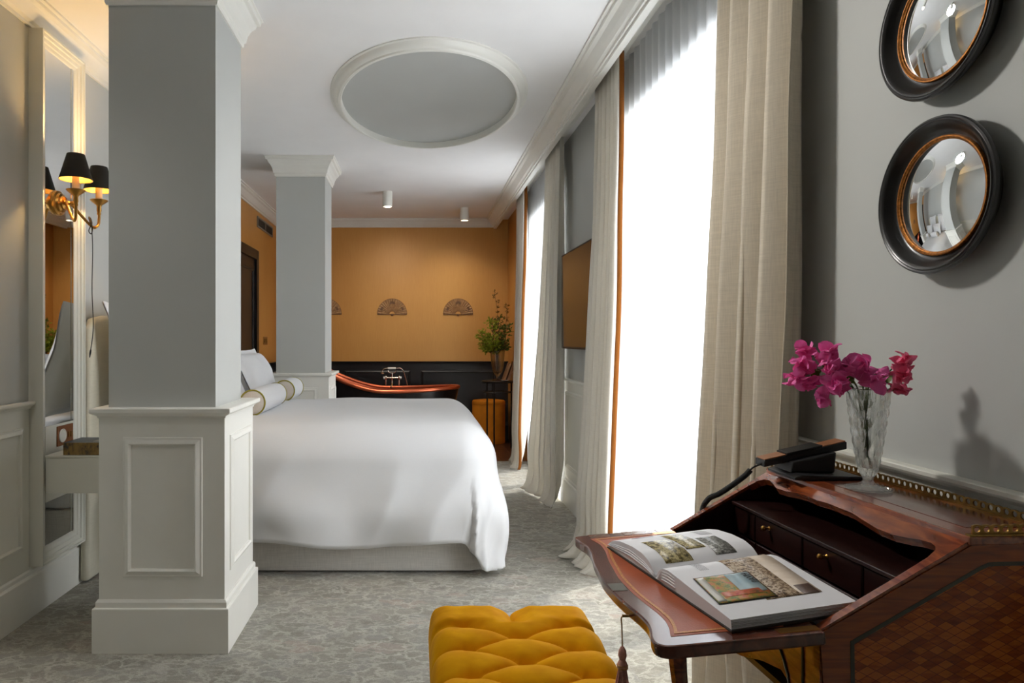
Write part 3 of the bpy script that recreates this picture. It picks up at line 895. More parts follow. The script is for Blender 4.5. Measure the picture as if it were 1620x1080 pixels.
# floating nightstand
ns = thing('nightstand', 'cream floating nightstand fixed to the mirror panel', 'nightstand', (-1.45, 3.27, .55))
bx('body', 'panel', ns, XL + .067, -1.33, 3.11, 3.44, .552, .716, bevel=.003)
bx('top', 'panel', ns, XL + .067, -1.325, 3.105, 3.445, .7162, .726, bevel=.002)
bx('drawer_front', 'panel', ns, -1.3298, -1.318, 3.125, 3.425, .565, .705, bevel=.002)
nb = thing('book', 'dark patterned closed book lying on the nightstand', 'book', (-1.5, 3.19, .726))
bx('cover', 'blue_book', nb, -1.615, -1.36, 3.118, 3.29, .7265, .731)
bx('cover', 'blue_book', nb, -1.615, -1.36, 3.118, 3.29, .778, .7825)
bx('pages', 'paper', nb, -1.61, -1.365, 3.13, 3.287, .731, .778)
bx('spine', 'gold_book', nb, -1.615, -1.36, 3.1135, 3.1195, .7265, .7825, bevel=.002)
bx('title_label', 'porcelain', nb, -1.5, -1.42, 3.16, 3.24, .7825, .783)

# ================================================================== brass sconce
sc_y = 3.265; sc_x = XL + .0385; sc_z = 1.905
so = thing('wall_sconce', 'two-arm brass candle sconce with black shades on the mirror', 'sconce', (sc_x, sc_y, sc_z - .06))
MB().lathe([(.0001, .052), (.012, .05), (.016, .042), (.03, .038), (.034, .03), (.044, .026), (.048, .016), (.058, .012), (.06, .002), (.06, 0)], (sc_x, sc_y, sc_z), 'X', 40).build('backplate', 'brass', so, smooth=True)
MB().lathe([(.0001, .085), (.008, .083), (.011, .074), (.007, .064), (.012, .056), (.012, .04)], (sc_x, sc_y, sc_z), 'X', 20).build('finial', 'brass', so, smooth=True)
for ay in (3.15, 3.38):
    ax = -1.575
    sg = -1 if ay < sc_y else 1
    path = catmull([(sc_x + .045, sc_y + sg * .006, sc_z + .002), (sc_x + .06, sc_y + sg * .03, sc_z - .008), (lerp(sc_x, ax, .6), lerp(sc_y, ay, .5), sc_z - .05),
                    (lerp(sc_x, ax, .85), lerp(sc_y, ay, .8), sc_z - .098), (ax - .004, ay - sg * .006, sc_z - .09), (ax, ay, sc_z - .055), (ax, ay, sc_z - .0)], 7)
    arm = MB().tube(path, .0068, 12).build('arm', 'brass', so, smooth=True)
    MB().lathe([(.0085, -.02), (.0105, -.014), (.0085, -.008), (.0115, .0), (.0105, .02), (.014, .028), (.03, .04), (.041, .05), (.042, .053), (.03, .048), (.016, .046)], (ax, ay, sc_z - .015), 'Z', 28).build('drip_pan', 'brass', arm, smooth=True)
    MB().lathe([(.0001, .105), (.013, .105), (.016, .098), (.016, .0), (.0001, .0)], (ax, ay, sc_z + .03), 'Z', 20).build('candle', 'candle', so, smooth=True)
    MB().lathe([(.0001, .05), (.006, .042), (.011, .022), (.009, .0), (.0001, 0)], (ax, ay, sc_z + .135), 'Z', 14).build('bulb', 'bulb', so, smooth=True)
    z0 = 1.99
    MB().lathe([(.072, 0), (.0385, .117)], (ax, ay, z0), 'Z', 40).build('lamp_shade', 'shade_out', so, smooth=True)
    MB().lathe([(.0705, .0005), (.0375, .1165)], (ax, ay, z0), 'Z', 40).build('shade_lining', 'shade_in', so, smooth=True)
    MB().tube([(ax + .0715 * math.cos(a * PI / 20), ay + .0715 * math.sin(a * PI / 20), z0) for a in range(41)], .0014, 6, cap=False).build('shade_rim', 'brass', so)
# cord with switch hanging from the farther arm
cy_, cx_ = 3.345, -1.595
cd = thing('hanging_cord', 'thin black cord with pull tied to the sconce arm', 'cord', (cx_, cy_, 1.2))
zt_ = 1.815
MB().tube(catmull([(cx_, cy_, zt_), (cx_ + .004, cy_ + .002, zt_ - .12), (cx_ + .002, cy_, zt_ - .32), (cx_ + .006, cy_ + .004, zt_ - .5), (cx_ - .004, cy_, zt_ - .61)], 8), .0022, 8).build('cord', 'cord', cd, smooth=True)
MB().tube(catmull([(cx_ - .001, cy_ - .002, zt_), (cx_ - .012, cy_ - .004, zt_ - .03), (cx_ + .0, cy_ - .004, zt_ - .045), (cx_ + .006, cy_ - .003, zt_ - .02), (cx_, cy_ - .002, zt_)], 6), .0024, 8).build('knot', 'cord', cd, smooth=True)
MB().tube(catmull([(cx_, cy_, zt_ - .004), (cx_ - .006, cy_, zt_ + .022), (cx_ - .014, cy_, zt_ + .04)], 6), [.005] * 3 + [.007] * 7 + [.005, .004, .003], 8).build('pull', 'cord', cd, smooth=True)
MB().tube(catmull([(cx_ - .004, cy_, zt_ - .61), (cx_ - .010, cy_, zt_ - .65)], 4), [.003, .0045, .0045, .003, .002], 8).build('tip', 'cord', cd, smooth=True)

# ================================================================== ceiling downlights
def downlight(label, x, y, ln, power, aim=None, cone=105, col=(1, .88, .72)):
    t = thing('ceiling_spotlight', label, 'ceiling light', (x, y, ZC - ln), 'white surface downlights')
    MB().lathe([(.0001, ln), (.05, ln), (.05, .004), (.047, 0), (.042, .0), (.042, .03)], (x, y, ZC - ln), 'Z', 32).build('housing', 'trim', t, smooth=True)
    MB().lathe([(.0001, 0), (.0415, 0), (.0415, .004), (.0001, .004)], (x, y, ZC - ln + .026), 'Z', 24).build('lens', 'spot', t)
    l = bpy.data.lights.new('spot_beam', 'SPOT'); l.energy = power; l.spot_size = math.radians(cone); l.spot_blend = .9; l.color = col; l.shadow_soft_size = .11
    lo = bpy.data.objects.new('spot_beam', l); COL.objects.link(lo); lo.location = (x, y, ZC - ln - .004)
    if aim: lo.rotation_euler = (Vector(aim) - lo.location).to_track_quat('-Z', 'Y').to_euler()
    return t
downlight('white cylinder ceiling spotlight near the middle of the bathing end', -.304, 6.985, .155, 48, (-.25, 8.2, 1.0), 120)
downlight('white cylinder ceiling spotlight nearer the far curtain', .545, 7.85, .145, 20, (.4, 8.4, 1.0), 120)
downlight('white cylinder ceiling spotlight aimed at the round mirrors, out of the picture', -.48, 2.5, .15, 105, (1.14, 1.5, 1.35), 88, (1, .96, .9))  # unseen spot added to light the right wall, placed by the vase's shadow
downlight('white cylinder ceiling spotlight aimed at the bed, out of the picture', .62, 2.64, .15, 52, (-.6, 4.2, .8), 110, (1, .97, .93))  # unseen spot added as fill for the duvet and pillar side
downlight('white cylinder ceiling spotlight aimed at the left wall, out of the picture', -1.35, 1.7, .15, 12, (-1.76, 2.8, 1.0), 90, (1, .95, .88))  # unseen spot added to lift the dark left wall

# ================================================================== vent and switch on the gold side wall
vt = thing('air_vent', 'small rectangular louvred air vent high on the gold wall', 'vent', (XL, 7.88, 2.5))
bx('cavity', 'vent_dark', vt, XL + .0005, XL + .004, 7.5, 8.26, 2.505, 2.605)
mb = MB().box(XL, XL + .014, 7.49, 7.505, 2.495, 2.615).box(XL, XL + .014, 8.255, 8.27, 2.495, 2.615).box(XL, XL + .014, 7.505, 8.255, 2.6, 2.615).box(XL, XL + .014, 7.505, 8.255, 2.495, 2.51).box(XL, XL + .014, 7.87, 7.89, 2.51, 2.6)
mb.build('vent_frame', 'grille', vt)
for k in range(5):
    for (a, b) in ((7.505, 7.87), (7.89, 8.255)):
        z = 2.52 + k * .018
        MB().prism([(0, 0), (.010, -.006), (.010, -.004), (0, .002)], lambda x, zz, a=a, z=z: (XL + .003 + x, a, z + zz), lambda x, zz, b=b, z=z: (XL + .003 + x, b, z + zz)).build('slat', 'grille', vt)
sw = thing('light_switch', 'small bronze light switch plate on the gold side wall', 'switch', (XL, 7.9, 1.2))
bx('plate', 'switch', sw, XL + .0005, XL + .008, 7.8, 7.99, 1.2, 1.29, bevel=.002, seg=1)
for a in (7.83, 7.91):
    bx('rocker', 'old_brass', sw, XL + .008, XL + .013, a, a + .05, 1.22, 1.27, bevel=.002, seg=1)

# ================================================================== decorative fans on the gold wall
def fan(label, cx):
    z0 = 1.578; R = .187; y = YB
    t = thing('wall_fan', label, 'fan', (cx, y, z0), 'paper fans on the gold wall')
    nseg = 36
    mb = MB(); vs = []; fs = []
    for k in range(nseg + 1):
        a = PI * k / nseg
        dy = .010 if k % 2 else .003
        for r in (.035, R * .55, R * .985, R):
            vs.append((cx + r * math.cos(a), y - dy - (.002 if r == R else 0), z0 + r * math.sin(a) * 1.04))
    for k in range(nseg):
        for j in range(3):
            fs.append((k * 4 + j, k * 4 + j + 1, (k + 1) * 4 + j + 1, (k + 1) * 4 + j))
    mb.add(vs, fs).build('pleated_leaf', 'fan', t, solid=.001)
    bx('guard_stick', 'fan_dark', t, cx - R, cx + R, y - .014, y - .002, z0 - .006, z0 + .003)
    MB().lathe([(.0001, -.018), (.012, -.016), (.016, -.01), (.016, -.002)], (cx, y, z0 - .01), 'Y', 16).build('pivot', 'fan_dark', t, smooth=True)
    MB().tube([(cx + R * math.cos(PI * k / 24), y - .008, z0 + R * 1.04 * math.sin(PI * k / 24)) for k in range(25)], .0025, 6).build('edging', 'fan_dark', t)
    for a in (28, 90, 152):
        ar = math.radians(a); rr = R * (.72 if a == 90 else .74)
        cx2, cz2 = cx + rr * math.cos(ar), z0 + rr * math.sin(ar)
        m3 = MB()
        for q in range(9):
            b = ar + (q - 4) * .42
            p0 = (cx2, y - .0125, cz2); L = .042 if a == 90 else .03
            tip = (cx2 + L * math.cos(b + .0), y - .0135, cz2 + L * math.sin(b))
            n_ = (-math.sin(b) * .006, 0, math.cos(b) * .006)
            mid = ((p0[0] + tip[0]) / 2, y - .0145, (p0[2] + tip[2]) / 2)
            m3.add([p0, (mid[0] + n_[0], mid[1], mid[2] + n_[2]), tip, (mid[0] - n_[0], mid[1], mid[2] - n_[2])], [(0, 1, 2, 3)])
        m3.build('painted_sprig', 'fan_dark', t)
    return t
fan('semicircular brown fan on the gold wall, partly hidden by the pillar', -1.139)
fan('semicircular brown fan on the gold wall, middle of the row above the tub', -.315)
fan('semicircular brown fan on the gold wall, nearest the leafy branches', .515)
# ================================================================== bathtub
TBX, TBY, TA, TB = -.355, 7.62, .825, .36
def rim_z(c):
    return .70 + .035 * max(c, 0) ** 2 + .30 * max(-c, 0) ** 1.7
tub = thing('bathtub', 'freestanding slipper bathtub, dark outside with copper rim and inside', 'bathtub', (TBX, TBY, 0))
def tub_pt(u, v, inset=0.0):
    a = 2 * PI * u; c, s = math.cos(a), math.sin(a)
    zr = rim_z(c)
    k = 1 - v
    taper = .80 + .20 * k ** .8
    if c < 0: taper = lerp(taper, .78 + .22 * k ** .6, -c)
    z = lerp(.13 + inset, zr, k)
    low = smooth01((.28 - z) / .16) * .2
    return (TBX + ((TA - inset) * taper - low * TA) * c, TBY + ((TB - inset) * taper - low * TB) * s, z)
mb = MB().grid(lambda u, v: tub_pt(u, v), 64, 14, cu=True)
mb.add([(TBX + (TA * .8 - .2 * TA) * math.cos(2 * PI * k / 64), TBY + (TB * .6) * math.sin(2 * PI * k / 64), .13) for k in range(64)], [tuple(range(64))])
mb.build('shell', 'tub_dark', tub, smooth='all')
MB().grid(lambda u, v: tub_pt(u, v, .025), 64, 12, cu=True).build('inner_shell', 'copper', tub, smooth='all')
rimp = [tub_pt(k / 72, 0, .010) for k in range(73)]
MB().tube(rimp, .021, 10, cap=False).build('rolled_rim', 'copper', tub, smooth='all')
MB().prism(rrect(TBX - .5, TBX + .48, TBY - .2, TBY + .2, .18, 8), lambda x, y: (x, y, 0), lambda x, y: (x, y, .15)).build('plinth', 'tub_dark', tub, bevel=.01)

# telephone-style bath mixer behind the far rim
ty = 8.03; S = ty / 1080.0
def tp(px, py, y=ty): return ((px - 660) * y / 1080.0, y, 1.25 - (py - 538) * y / 1080.0)
tap = thing('bath_tap', 'nickel telephone-style bath mixer with white handset', 'tap', tp(620, 660))
for px in (610.5, 631.5):
    x, y, z = tp(px, 598)
    MB().tube([(x, y, .0), (x, y, z)], .011, 10).build('riser', 'nickel', tap, smooth=True)
    MB().lathe([(.0001, .03), (.012, .028), (.016, .012), (.014, -.01), (.010, -.022), (.0001, -.024)], (x, y, z), 'Z', 16).build('valve', 'nickel', tap, smooth=True)
    h = MB().lathe([(.0001, .012), (.014, .01), (.017, 0), (.014, -.01), (.0001, -.012)], tp(px + (-2.5 if px < 620 else 2.5), 597.5), 'X', 16).build('porcelain_knob', 'porcelain', tap, smooth=True)
MB().tube([tp(609, 597.5), tp(633, 597.5)], .009, 10).build('crossbar', 'nickel', tap, smooth=True)
MB().tube(catmull([tp(620.5, 598), tp(620.5, 604), (tp(620.5, 608)[0], ty - .03, tp(620.5, 608)[2]), (tp(619, 613)[0], ty - .1, tp(619, 612)[2])], 6), .012, 10).build('spout', 'nickel', tap, smooth=True)
MB().tube([tp(620.5, 597), tp(620.5, 589.5)], .008, 10).build('cradle_post', 'nickel', tap, smooth=True)
MB().tube(catmull([tp(614, 586), tp(616, 589), tp(620.5, 590), tp(625, 589), tp(627, 586)], 6), .006, 8).build('cradle', 'nickel', tap, smooth=True)
hs = MB().tube([tp(613.7, 582.6), tp(615, 582.6), tp(625.2, 582.6), tp(626.5, 582.6)], [.012, .0135, .0135, .012], 14).build('handset_grip', 'porcelain', tap, smooth=True)
MB().tube(catmull([tp(613.7, 582.6), tp(608.5, 583), tp(605.5, 585.5), tp(605, 588)], 6), .008, 10).build('handset_neck', 'nickel', hs, smooth=True)
MB().lathe([(.0001, 0.0), (.018, 0.0), (.022, .006), (.012, .016), (.006, .02)], (tp(605, 591)[0], ty, tp(605, 591)[2]), 'Z', 16).build('handset_rose', 'nickel', hs, smooth=True)
MB().tube(catmull([tp(626.5, 582.6), tp(634, 582.4), tp(638.5, 588), tp(642, 599), tp(645, 613), tp(644, 630), tp(636, 650)], 8), .0062, 8).build('hose', 'nickel', tap, smooth=True)

# ================================================================== side table group in the far corner
TX, TY, TR, TZ = .925, 7.86, .185, .785
st = thing('side_table', 'small round black metal side table beside the far curtain', 'table', (TX, TY, 0))
MB().lathe([(.0001, 0), (TR - .004, 0), (TR, .005), (TR, .018), (TR - .004, .022), (.0001, .022)], (TX, TY, TZ - .022), 'Z', 40).build('tabletop', 'black_metal', st, smooth=True)
MB().tube([(TX + (TR - .02) * math.cos(a * PI / 20), TY + (TR - .02) * math.sin(a * PI / 20), TZ - .13) for a in range(41)], .006, 8, cap=False).build('rail_ring', 'black_metal', st, smooth=True)
for a in (250, 10, 130):
    x, y = TX + (TR - .02) * math.cos(math.radians(a)), TY + (TR - .02) * math.sin(math.radians(a))
    MB().tube([(x, y, 0), (x, y, TZ - .02)], .009, 8).build('leg', 'black_metal', st, smooth=True)
MB().lathe([(.0001, 0), (.035, 0), (.05, .008), (.053, .012), (.048, .011), (.03, .004), (.0001, .003)], (TX + .075, TY - .09, TZ), 'Z', 28).build('saucer', 'porcelain', None, smooth=True)
tag(bpy.data.objects['saucer'], 'small white saucer at the front of the round side table', 'saucer')

pf = thing('pouf', 'tall amber velvet drum pouf under the side table', 'pouf', (.872, 8.335, 0))
MB().lathe([(.0001, .005), (.198, .005), (.2, .012), (.2, .47), (.196, .478)], (.872, 8.335, 0), 'Z', 44).build('body', 'velvet_far', pf, smooth=True)
MB().lathe([(.197, .474), (.201, .482), (.201, .505), (.192, .518), (.12, .526), (.0001, .528)], (.872, 8.335, 0), 'Z', 44).build('seat', 'velvet_far', pf, smooth=True)
MB().tube([(.872 + .2005 * math.cos(a * PI / 24), 8.335 + .2005 * math.sin(a * PI / 24), .478) for a in range(49)], .004, 6, cap=False).build('piping', 'velvet_far', pf, smooth=True)

VX, VY, VZ = .93, 7.90, TZ
fl = lambda a, t: 1 + .045 * math.cos(12 * a)
gv = MB().lathe([(.0001, .0), (.062, .0), (.066, .006), (.058, .012), (.018, .022), (.014, .035), (.02, .055), (.05, .10), (.066, .16), (.074, .24), (.08, .32), (.086, .352),
                 (.082, .352), (.076, .32), (.07, .24), (.062, .165), (.046, .105), (.0001, .075)], (VX, VY, VZ), 'Z', 60, mod=fl).build('glass_vase', 'vase_glass', None, smooth=True)
tag(gv, 'tall fluted glass vase of leafy branches on the side table', 'vase')

def branch(label, tip, bend, seed, dense, mats, twig='twig', tall=False):
    rnd = random.Random(seed)
    base = Vector((VX + rnd.uniform(-.012, .012), VY + rnd.uniform(-.012, .012), VZ + .12))
    t = thing('leafy_branch', label, 'branch', base, 'leafy branches in the fluted vase')
    mid = (base + Vector(tip)) / 2 + Vector(bend)
    neck = Vector((VX + (tip[0] - VX) * .16, VY + (tip[1] - VY) * .16, VZ + .352))
    path = catmull([base, neck, mid, tip], 8)
    MB().tube(path, [lerp(.0045, .0015, i / (len(path) - 1)) for i in range(len(path))], 6).build('stem', twig, t, smooth=True)
    tw = MB(); lf = MB()
    n = len(path)
    def leaf(p, d, L, W):
        d = d.normalized(); sd = d.cross(Vector((rnd.uniform(-1, 1), rnd.uniform(-1, 1), rnd.uniform(-1, 1))))
        sd = sd.normalized() if sd.length > 1e-4 else d.orthogonal()
        nn = d.cross(sd)
        lf.add([p, p + d * L * .45 + sd * W + nn * W * .3, p + d * L, p + d * L * .45 - sd * W + nn * W * .3], [(0, 1, 2), (0, 2, 3)])
    for i in range(int(n * .38), n):
        p = path[i]
        for k in range(dense):
            d = Vector((rnd.uniform(-1, 1), rnd.uniform(-1, 1), rnd.uniform(-.2, 1)))
            L = rnd.uniform(.03, .10) * (1 if not tall else .5)
            q = p + d.normalized() * L
            tw.tube([p, (p + q) / 2 + Vector((0, 0, .006)), q], .001, 4, cap=False)
            for s in range(6 if not tall else 4):
                f = rnd.uniform(.3, 1.0)
                leaf(p.lerp(q, f), d + Vector((rnd.uniform(-.9, .9), rnd.uniform(-.9, .9), rnd.uniform(-.6, .9))), rnd.uniform(.022, .04), rnd.uniform(.006, .010))
    tw.build('twigs', twig, t)
    lf.build('foliage', mats, t, kind='stuff')
    return t
branch('leafy green branch leaning left over the vase rim, low', (.735, 7.86, 1.33), (-.04, 0, .03), 1, 6, 'leaf')
branch('leafy green branch at the front middle of the vase', (.86, 7.80, 1.44), (-.02, -.02, .0), 2, 7, 'leaf')
branch('leafy green branch leaning right beside the curtain', (1.02, 7.82, 1.40), (.03, -.02, .0), 3, 6, 'leaf_dark')
branch('dark green branch behind the other branches', (.93, 7.99, 1.48), (0, .02, 0), 4, 6, 'leaf_dark')
branch('bright green bushy branch close to the vase mouth', (.80, 7.92, 1.26), (-.02, 0, .02), 5, 6, 'leaf')
branch('tall sparse russet twig rising above the green leaves', (.90, 7.93, 1.80), (.03, 0, .05), 6, 2, 'leaf_dry', tall=True)
branch('tall russet twig close to the curtain edge', (1.045, 7.93, 1.66), (.03, 0, .05), 7, 2, 'leaf_dry', tall=True)

for k, (m, th, h, lab) in enumerate((('tan_book', .026, .21, 'tan leather book leaning beside the glass vase'), ('brown_book', .03, .225, 'brown leather book leaning nearest the curtain'))):
    bt = thing('leaning_book', lab, 'book', (.985 + k * .04, 7.80, TZ), 'books leaning on the side table')
    ang = math.radians(20); x0 = .976 + k * .041
    def P(x, y, z, x0=x0): return (x0 + x * math.cos(ang) + z * math.sin(ang), y, TZ + .001 + (th * math.sin(ang) if False else 0) + z * math.cos(ang) + (th - x) * math.sin(ang))
    def obox(a, b, c, d, e, f):
        mb = MB().box(a, b, c, d, e, f); mb.v = [P(*q) for q in mb.v]; return mb
    obox(0, .003, 7.755, 7.9, 0, h).build('cover', m, bt)
    obox(th - .003, th, 7.755, 7.9, 0, h).build('cover', m, bt)
    obox(.003, th - .003, 7.752, 7.756, 0, h).build('spine', m, bt)
    obox(.003, th - .003, 7.757, 7.895, .004, h - .004).build('pages', 'paper', bt)

# ================================================================== television
tv = thing('television', 'flat black wall-mounted television between the curtains', 'television', (1.06, 4.4, 1.19))
bx('casing', 'plastic', tv, 1.045, 1.085, 4.05, 4.93, 1.19, 1.862, bevel=.004)
bx('screen', 'screen', tv, 1.0435, 1.0452, 4.062, 4.918, 1.205, 1.85)
bx('bezel_edge', 'grille', tv, 1.041, 1.0452, 4.9185, 4.926, 1.195, 1.857)
bx('wall_mount', 'black_metal', tv, 1.085, XR, 4.2, 4.55, 1.4, 1.65)

# ================================================================== curtains
def curtain(name, label, mat, ytop, ybot, xtop, xbot, nfold, amp, seed, ztop=2.745, puddle=.0, trim=None, group=None, nv=46, per=14, wob=.006, cat='curtain', solid=.004, zbot=.012):
    rnd = random.Random(seed)
    ph = [rnd.uniform(-.22, .22) for _ in range(nfold + 2)]
    am = [rnd.uniform(.7, 1.25) for _ in range(nfold + 2)]
    def pt(u, v):
        f = u * nfold; i = int(min(f, nfold - 1)); fr = f - i
        wv = lerp(ph[i], ph[i + 1], fr); aa = lerp(am[i], am[i + 1], fr)
        vv = v ** 1.3
        y = lerp(lerp(ytop[0], ytop[1], u), lerp(ybot[0], ybot[1], u), vv)
        x = lerp(lerp(xtop[0], xtop[1], u), lerp(xbot[0], xbot[1], u), v ** 2.2)
        A = lerp(amp[0], amp[1], smooth01(v * 1.4)) * aa
        if puddle: A *= lerp(1, .3, smooth01((v - .86) / .14))
        t = 2 * PI * (f + wv * smooth01(v * 2))
        s = math.sin(t); x += A * (s - .25 * math.sin(2 * t + 1)) ; y += .35 * A * math.sin(2 * t)
        x += wob * mnoise.noise(Vector((u * nfold * 1.7 + seed, v * 5, 0))) * smooth01(v * 3)
        z = lerp(ztop, zbot, v)
        if puddle and v > .93:
            k = (v - .93) / .07
            b = puddle * (.75 + 1.3 * mnoise.noise(Vector((u * nfold * .55 + seed * 2, 2.0, 1))) + .35 * mnoise.noise(Vector((u * nfold * 1.6, 7.0, seed))))
            x -= max(.1 * puddle, b) * k ** 1.2
            y += .09 * k * mnoise.noise(Vector((u * nfold * .6, 5.0, seed)))
            z = lerp(z, .014 + (.02 + .03 * abs(mnoise.noise(Vector((u * nfold * 1.3, k * 2.5, seed))))) * (1 - k ** 2), k ** .6)
        return (min(x, XR - .012), y, z)
    nu = nfold * per + 1
    o = MB().grid(pt, nu, nv).build(name, mat, None, smooth='all', solid=solid)
    tag(o, label, cat, group)
    if trim:
        w = trim
        def tp2(a, v):
            p = Vector(pt(1.0 if w[0] > .5 else 0.0, v))
            return (p.x + w[1] * a, p.y + w[2] * a - .003, p.z)
        MB().grid(lambda a, v: tp2(a, v), 3, nv).build('ribbon_trim', 'orange_trim', o, smooth='all', solid=.002)
    return o
# near window
curtain('curtain_panel', 'heavy beige linen curtain panel nearest the desk and mirrors', 'flax', (1.89, 2.35), (1.945, 2.44), (1.05, 1.05), (1.0, .985), 4, (.03, .055), 11, puddle=.03)
curtain('curtain_panel', 'ivory curtain panel with orange ribbon between the television and near window', 'ivory', (4.0, 3.53), (4.02, 3.55), (1.05, 1.05), (.94, .985), 6, (.022, .05), 23, puddle=.12, trim=(1, .024, -.004))
# far window
curtain('curtain_panel', 'ivory curtain panel directly behind the television edge', 'ivory', (5.0, 5.52), (5.02, 5.72), (1.05, 1.05), (1.04, .93), 5, (.024, .045), 31, puddle=.06)
curtain('curtain_panel', 'ivory curtain panel with orange ribbon beside the side table, farthest', 'ivory', (7.12, 6.62), (7.02, 6.52), (1.045, 1.045), (.98, .985), 6, (.022, .045), 47, puddle=.05, trim=(1, .028, -.004))
# sheers
curtain('sheer_curtain', 'white sheer curtain glowing in front of the near window', 'sheer', (2.2, 3.95), (2.22, 3.95), (1.119, 1.119), (1.115, 1.115), 20, (.008, .010), 5, wob=.004, cat='sheer curtain', per=10, solid=0, nv=30)
curtain('sheer_curtain', 'white sheer curtain glowing in front of the far window', 'sheer', (5.22, 6.88), (5.22, 6.88), (1.119, 1.119), (1.115, 1.115), 20, (.008, .010), 6, wob=.004, cat='sheer curtain', per=10, solid=0, nv=30)
trk = struct(bx('trim_4', 'trim', None, 1.06, 1.09, YF + .1, 7.3, ZC - .022, ZC, bevel=.002), 'white curtain track behind the pelmet')

# ================================================================== tufted stool
SX0, SX1, SY0, SY1, SZ = .045, .48, 1.40, 1.985, .452
stl = thing('tufted_stool', 'mustard velvet tufted stool in front of the writing desk', 'stool', ((SX0 + SX1) / 2, (SY0 + SY1) / 2, 0))
BXc, BYc, BPX, BPY = .264, 1.78, .137, .0685
def tuft(u, v):
    # rounded-box cap: u, v beyond the edge wrap down the sides
    W, D = SX1 - SX0, SY1 - SY0; r = .05; ext = .16
    p = lerp(-ext, W + ext, u); q = lerp(-ext, D + ext, v)
    def wrap(a, L):
        e = 0
        if a < r: e = r - a; base = r; s = -1
        elif a > L - r: e = a - (L - r); base = L - r; s = 1
        else: return a, 0.0, 0
        arc = r * PI / 2
        if e < arc: return base + s * r * math.sin(e / r), r * (1 - math.cos(e / r)), e
        return base + s * r, r + (e - arc), e
    x, dz1, ex = wrap(p, W); y, dz2, ey = wrap(q, D)
    X, Y = SX0 + x, SY0 + y
    pa = SX0 + p; qa = SY0 + q
    a = (pa - BXc) / (2 * BPX) + (qa - BYc) / (2 * BPY); b = (pa - BXc) / (2 * BPX) - (qa - BYc) / (2 * BPY)
    fade = (1 - smooth01((max(dz1, dz2) - .03) / .05))
    # only diagonals between the button columns inside the top; outside, pleats run straight to the edge
    sa, sb = abs(math.sin(PI * a)), abs(math.sin(PI * b))
    h = (sa * sb) ** .27
    # outside the outer columns pleats run straight off to the edge
    edge = smooth01((abs(pa - BXc) - BPX) / .02)
    odd = (qa - BYc) / (2 * BPY) - .5
    hs_ = abs(math.sin(PI * odd)) ** .5
    h = lerp(h, hs_ * .9 + .1, edge)
    back = smooth01((qa - (BYc + BPY * .8)) / .03)
    h = lerp(h, min(1, abs(pa - BXc) / .055) ** .45 * .92 + .08, back)
    hgt = .042 * h * fade
    # deep button dimples
    ia, ib = round(a), round(b)
    bxp = BXc + (ia + ib) * BPX; byp = BYc + (ia - ib) * BPY
    if abs(bxp - BXc) < BPX * 1.2 and byp < BYc + BPY * 1.2:
        dd = math.hypot(pa - bxp, qa - byp)
        hgt -= .016 * math.exp(-(dd / .018) ** 2) * fade
    dzz = math.hypot(dz1, dz2) if dz1 < r and dz2 < r else max(dz1, dz2)
    side = smooth01((dzz - .02) / .05)
    cx_, cy_ = (SX0 + SX1) / 2, (SY0 + SY1) / 2
    X += (X - cx_) / (W / 2) * .012 * math.sin(min(1, dzz / .15) * PI) ; Y += (Y - cy_) / (D / 2) * .012 * math.sin(min(1, dzz / .15) * PI)
    wr = .0025 * mnoise.noise(Vector((pa * 22, qa * 22, 2)))
    return (X, Y, SZ + hgt * (1 - side) - dzz + wr)
MB().grid(tuft, 170, 210).build('tufted_cushion', 'velvet', stl, smooth='all')
for i in range(-1, 2):
    for j in range(-9, 10):
        if (i + j) % 2: continue
        x, y = BXc + i * BPX, BYc + j * BPY
        if not (SY0 + .05 < y < BYc + BPY * 1.2): continue
        MB().lathe([(.0001, .006), (.006, .005), (.010, .001), (.011, -.004), (.009, -.008)], (x, y, SZ - .003), 'Z', 14).build('button', 'velvet', stl, smooth=True)
bx('seat_frame', 'velvet', stl, SX0 + .004, SX1 - .004, SY0 + .004, SY1 - .004, .22, .34, bevel=.012, seg=3)
for (x, y) in ((SX0 + .05, SY0 + .05), (SX1 - .05, SY0 + .05), (SX0 + .05, SY1 - .05), (SX1 - .05, SY1 - .05)):
    MB().lathe([(.0001, 0), (.014, 0), (.016, .02), (.024, .19), (.026, .222), (.0001, .222)], (x, y, 0), 'Z', 16).build('leg', 'mahogany_dark', stl, smooth=True)

# ================================================================== round convex mirrors on the right wall
def convex(label, cy, cz):
    R = .167
    t = thing('convex_mirror', label, 'mirror', (XR, cy, cz - R), 'round convex mirrors on the grey wall')
    X = XR
    prof = [(.128, 0), (.134, -.010), (.148, -.022), (.160, -.030), (.1655, -.036), (.167, -.041), (.1655, -.046), (.162, -.0475), (.159, -.046), (.1565, -.048), (.153, -.047), (.148, -.042), (.142, -.033), (.136, -.027), (.131, -.024), (.126, -.024), (.126, -.018)]
    MB().lathe(prof, (X, cy, cz), 'X', 96).build('frame', 'ebony', t, smooth=True)
    MB().lathe([(.1275, -.018), (.1275, -.0275), (.1258, -.0300), (.1230, -.0300), (.1212, -.0282), (.1185, -.0272), (.1165, -.0225)], (X, cy, cz), 'X', 96).build('gilt_ring', 'gilt', t, smooth=True)
    gl = [(max(.0001, .1185 * k / 16), -.0255 - .021 * (1 - (k / 16) ** 2)) for k in range(17)]
    MB().lathe(gl, (X, cy, cz), 'X', 96).build('glass', 'mirror', t, smooth='all')
    return t
convex('round convex mirror in black frame, upper one cut by the picture edge', 1.457, 1.935)
convex('round convex mirror in black frame with gilt ring, lower one above flowers', 1.459, 1.558)
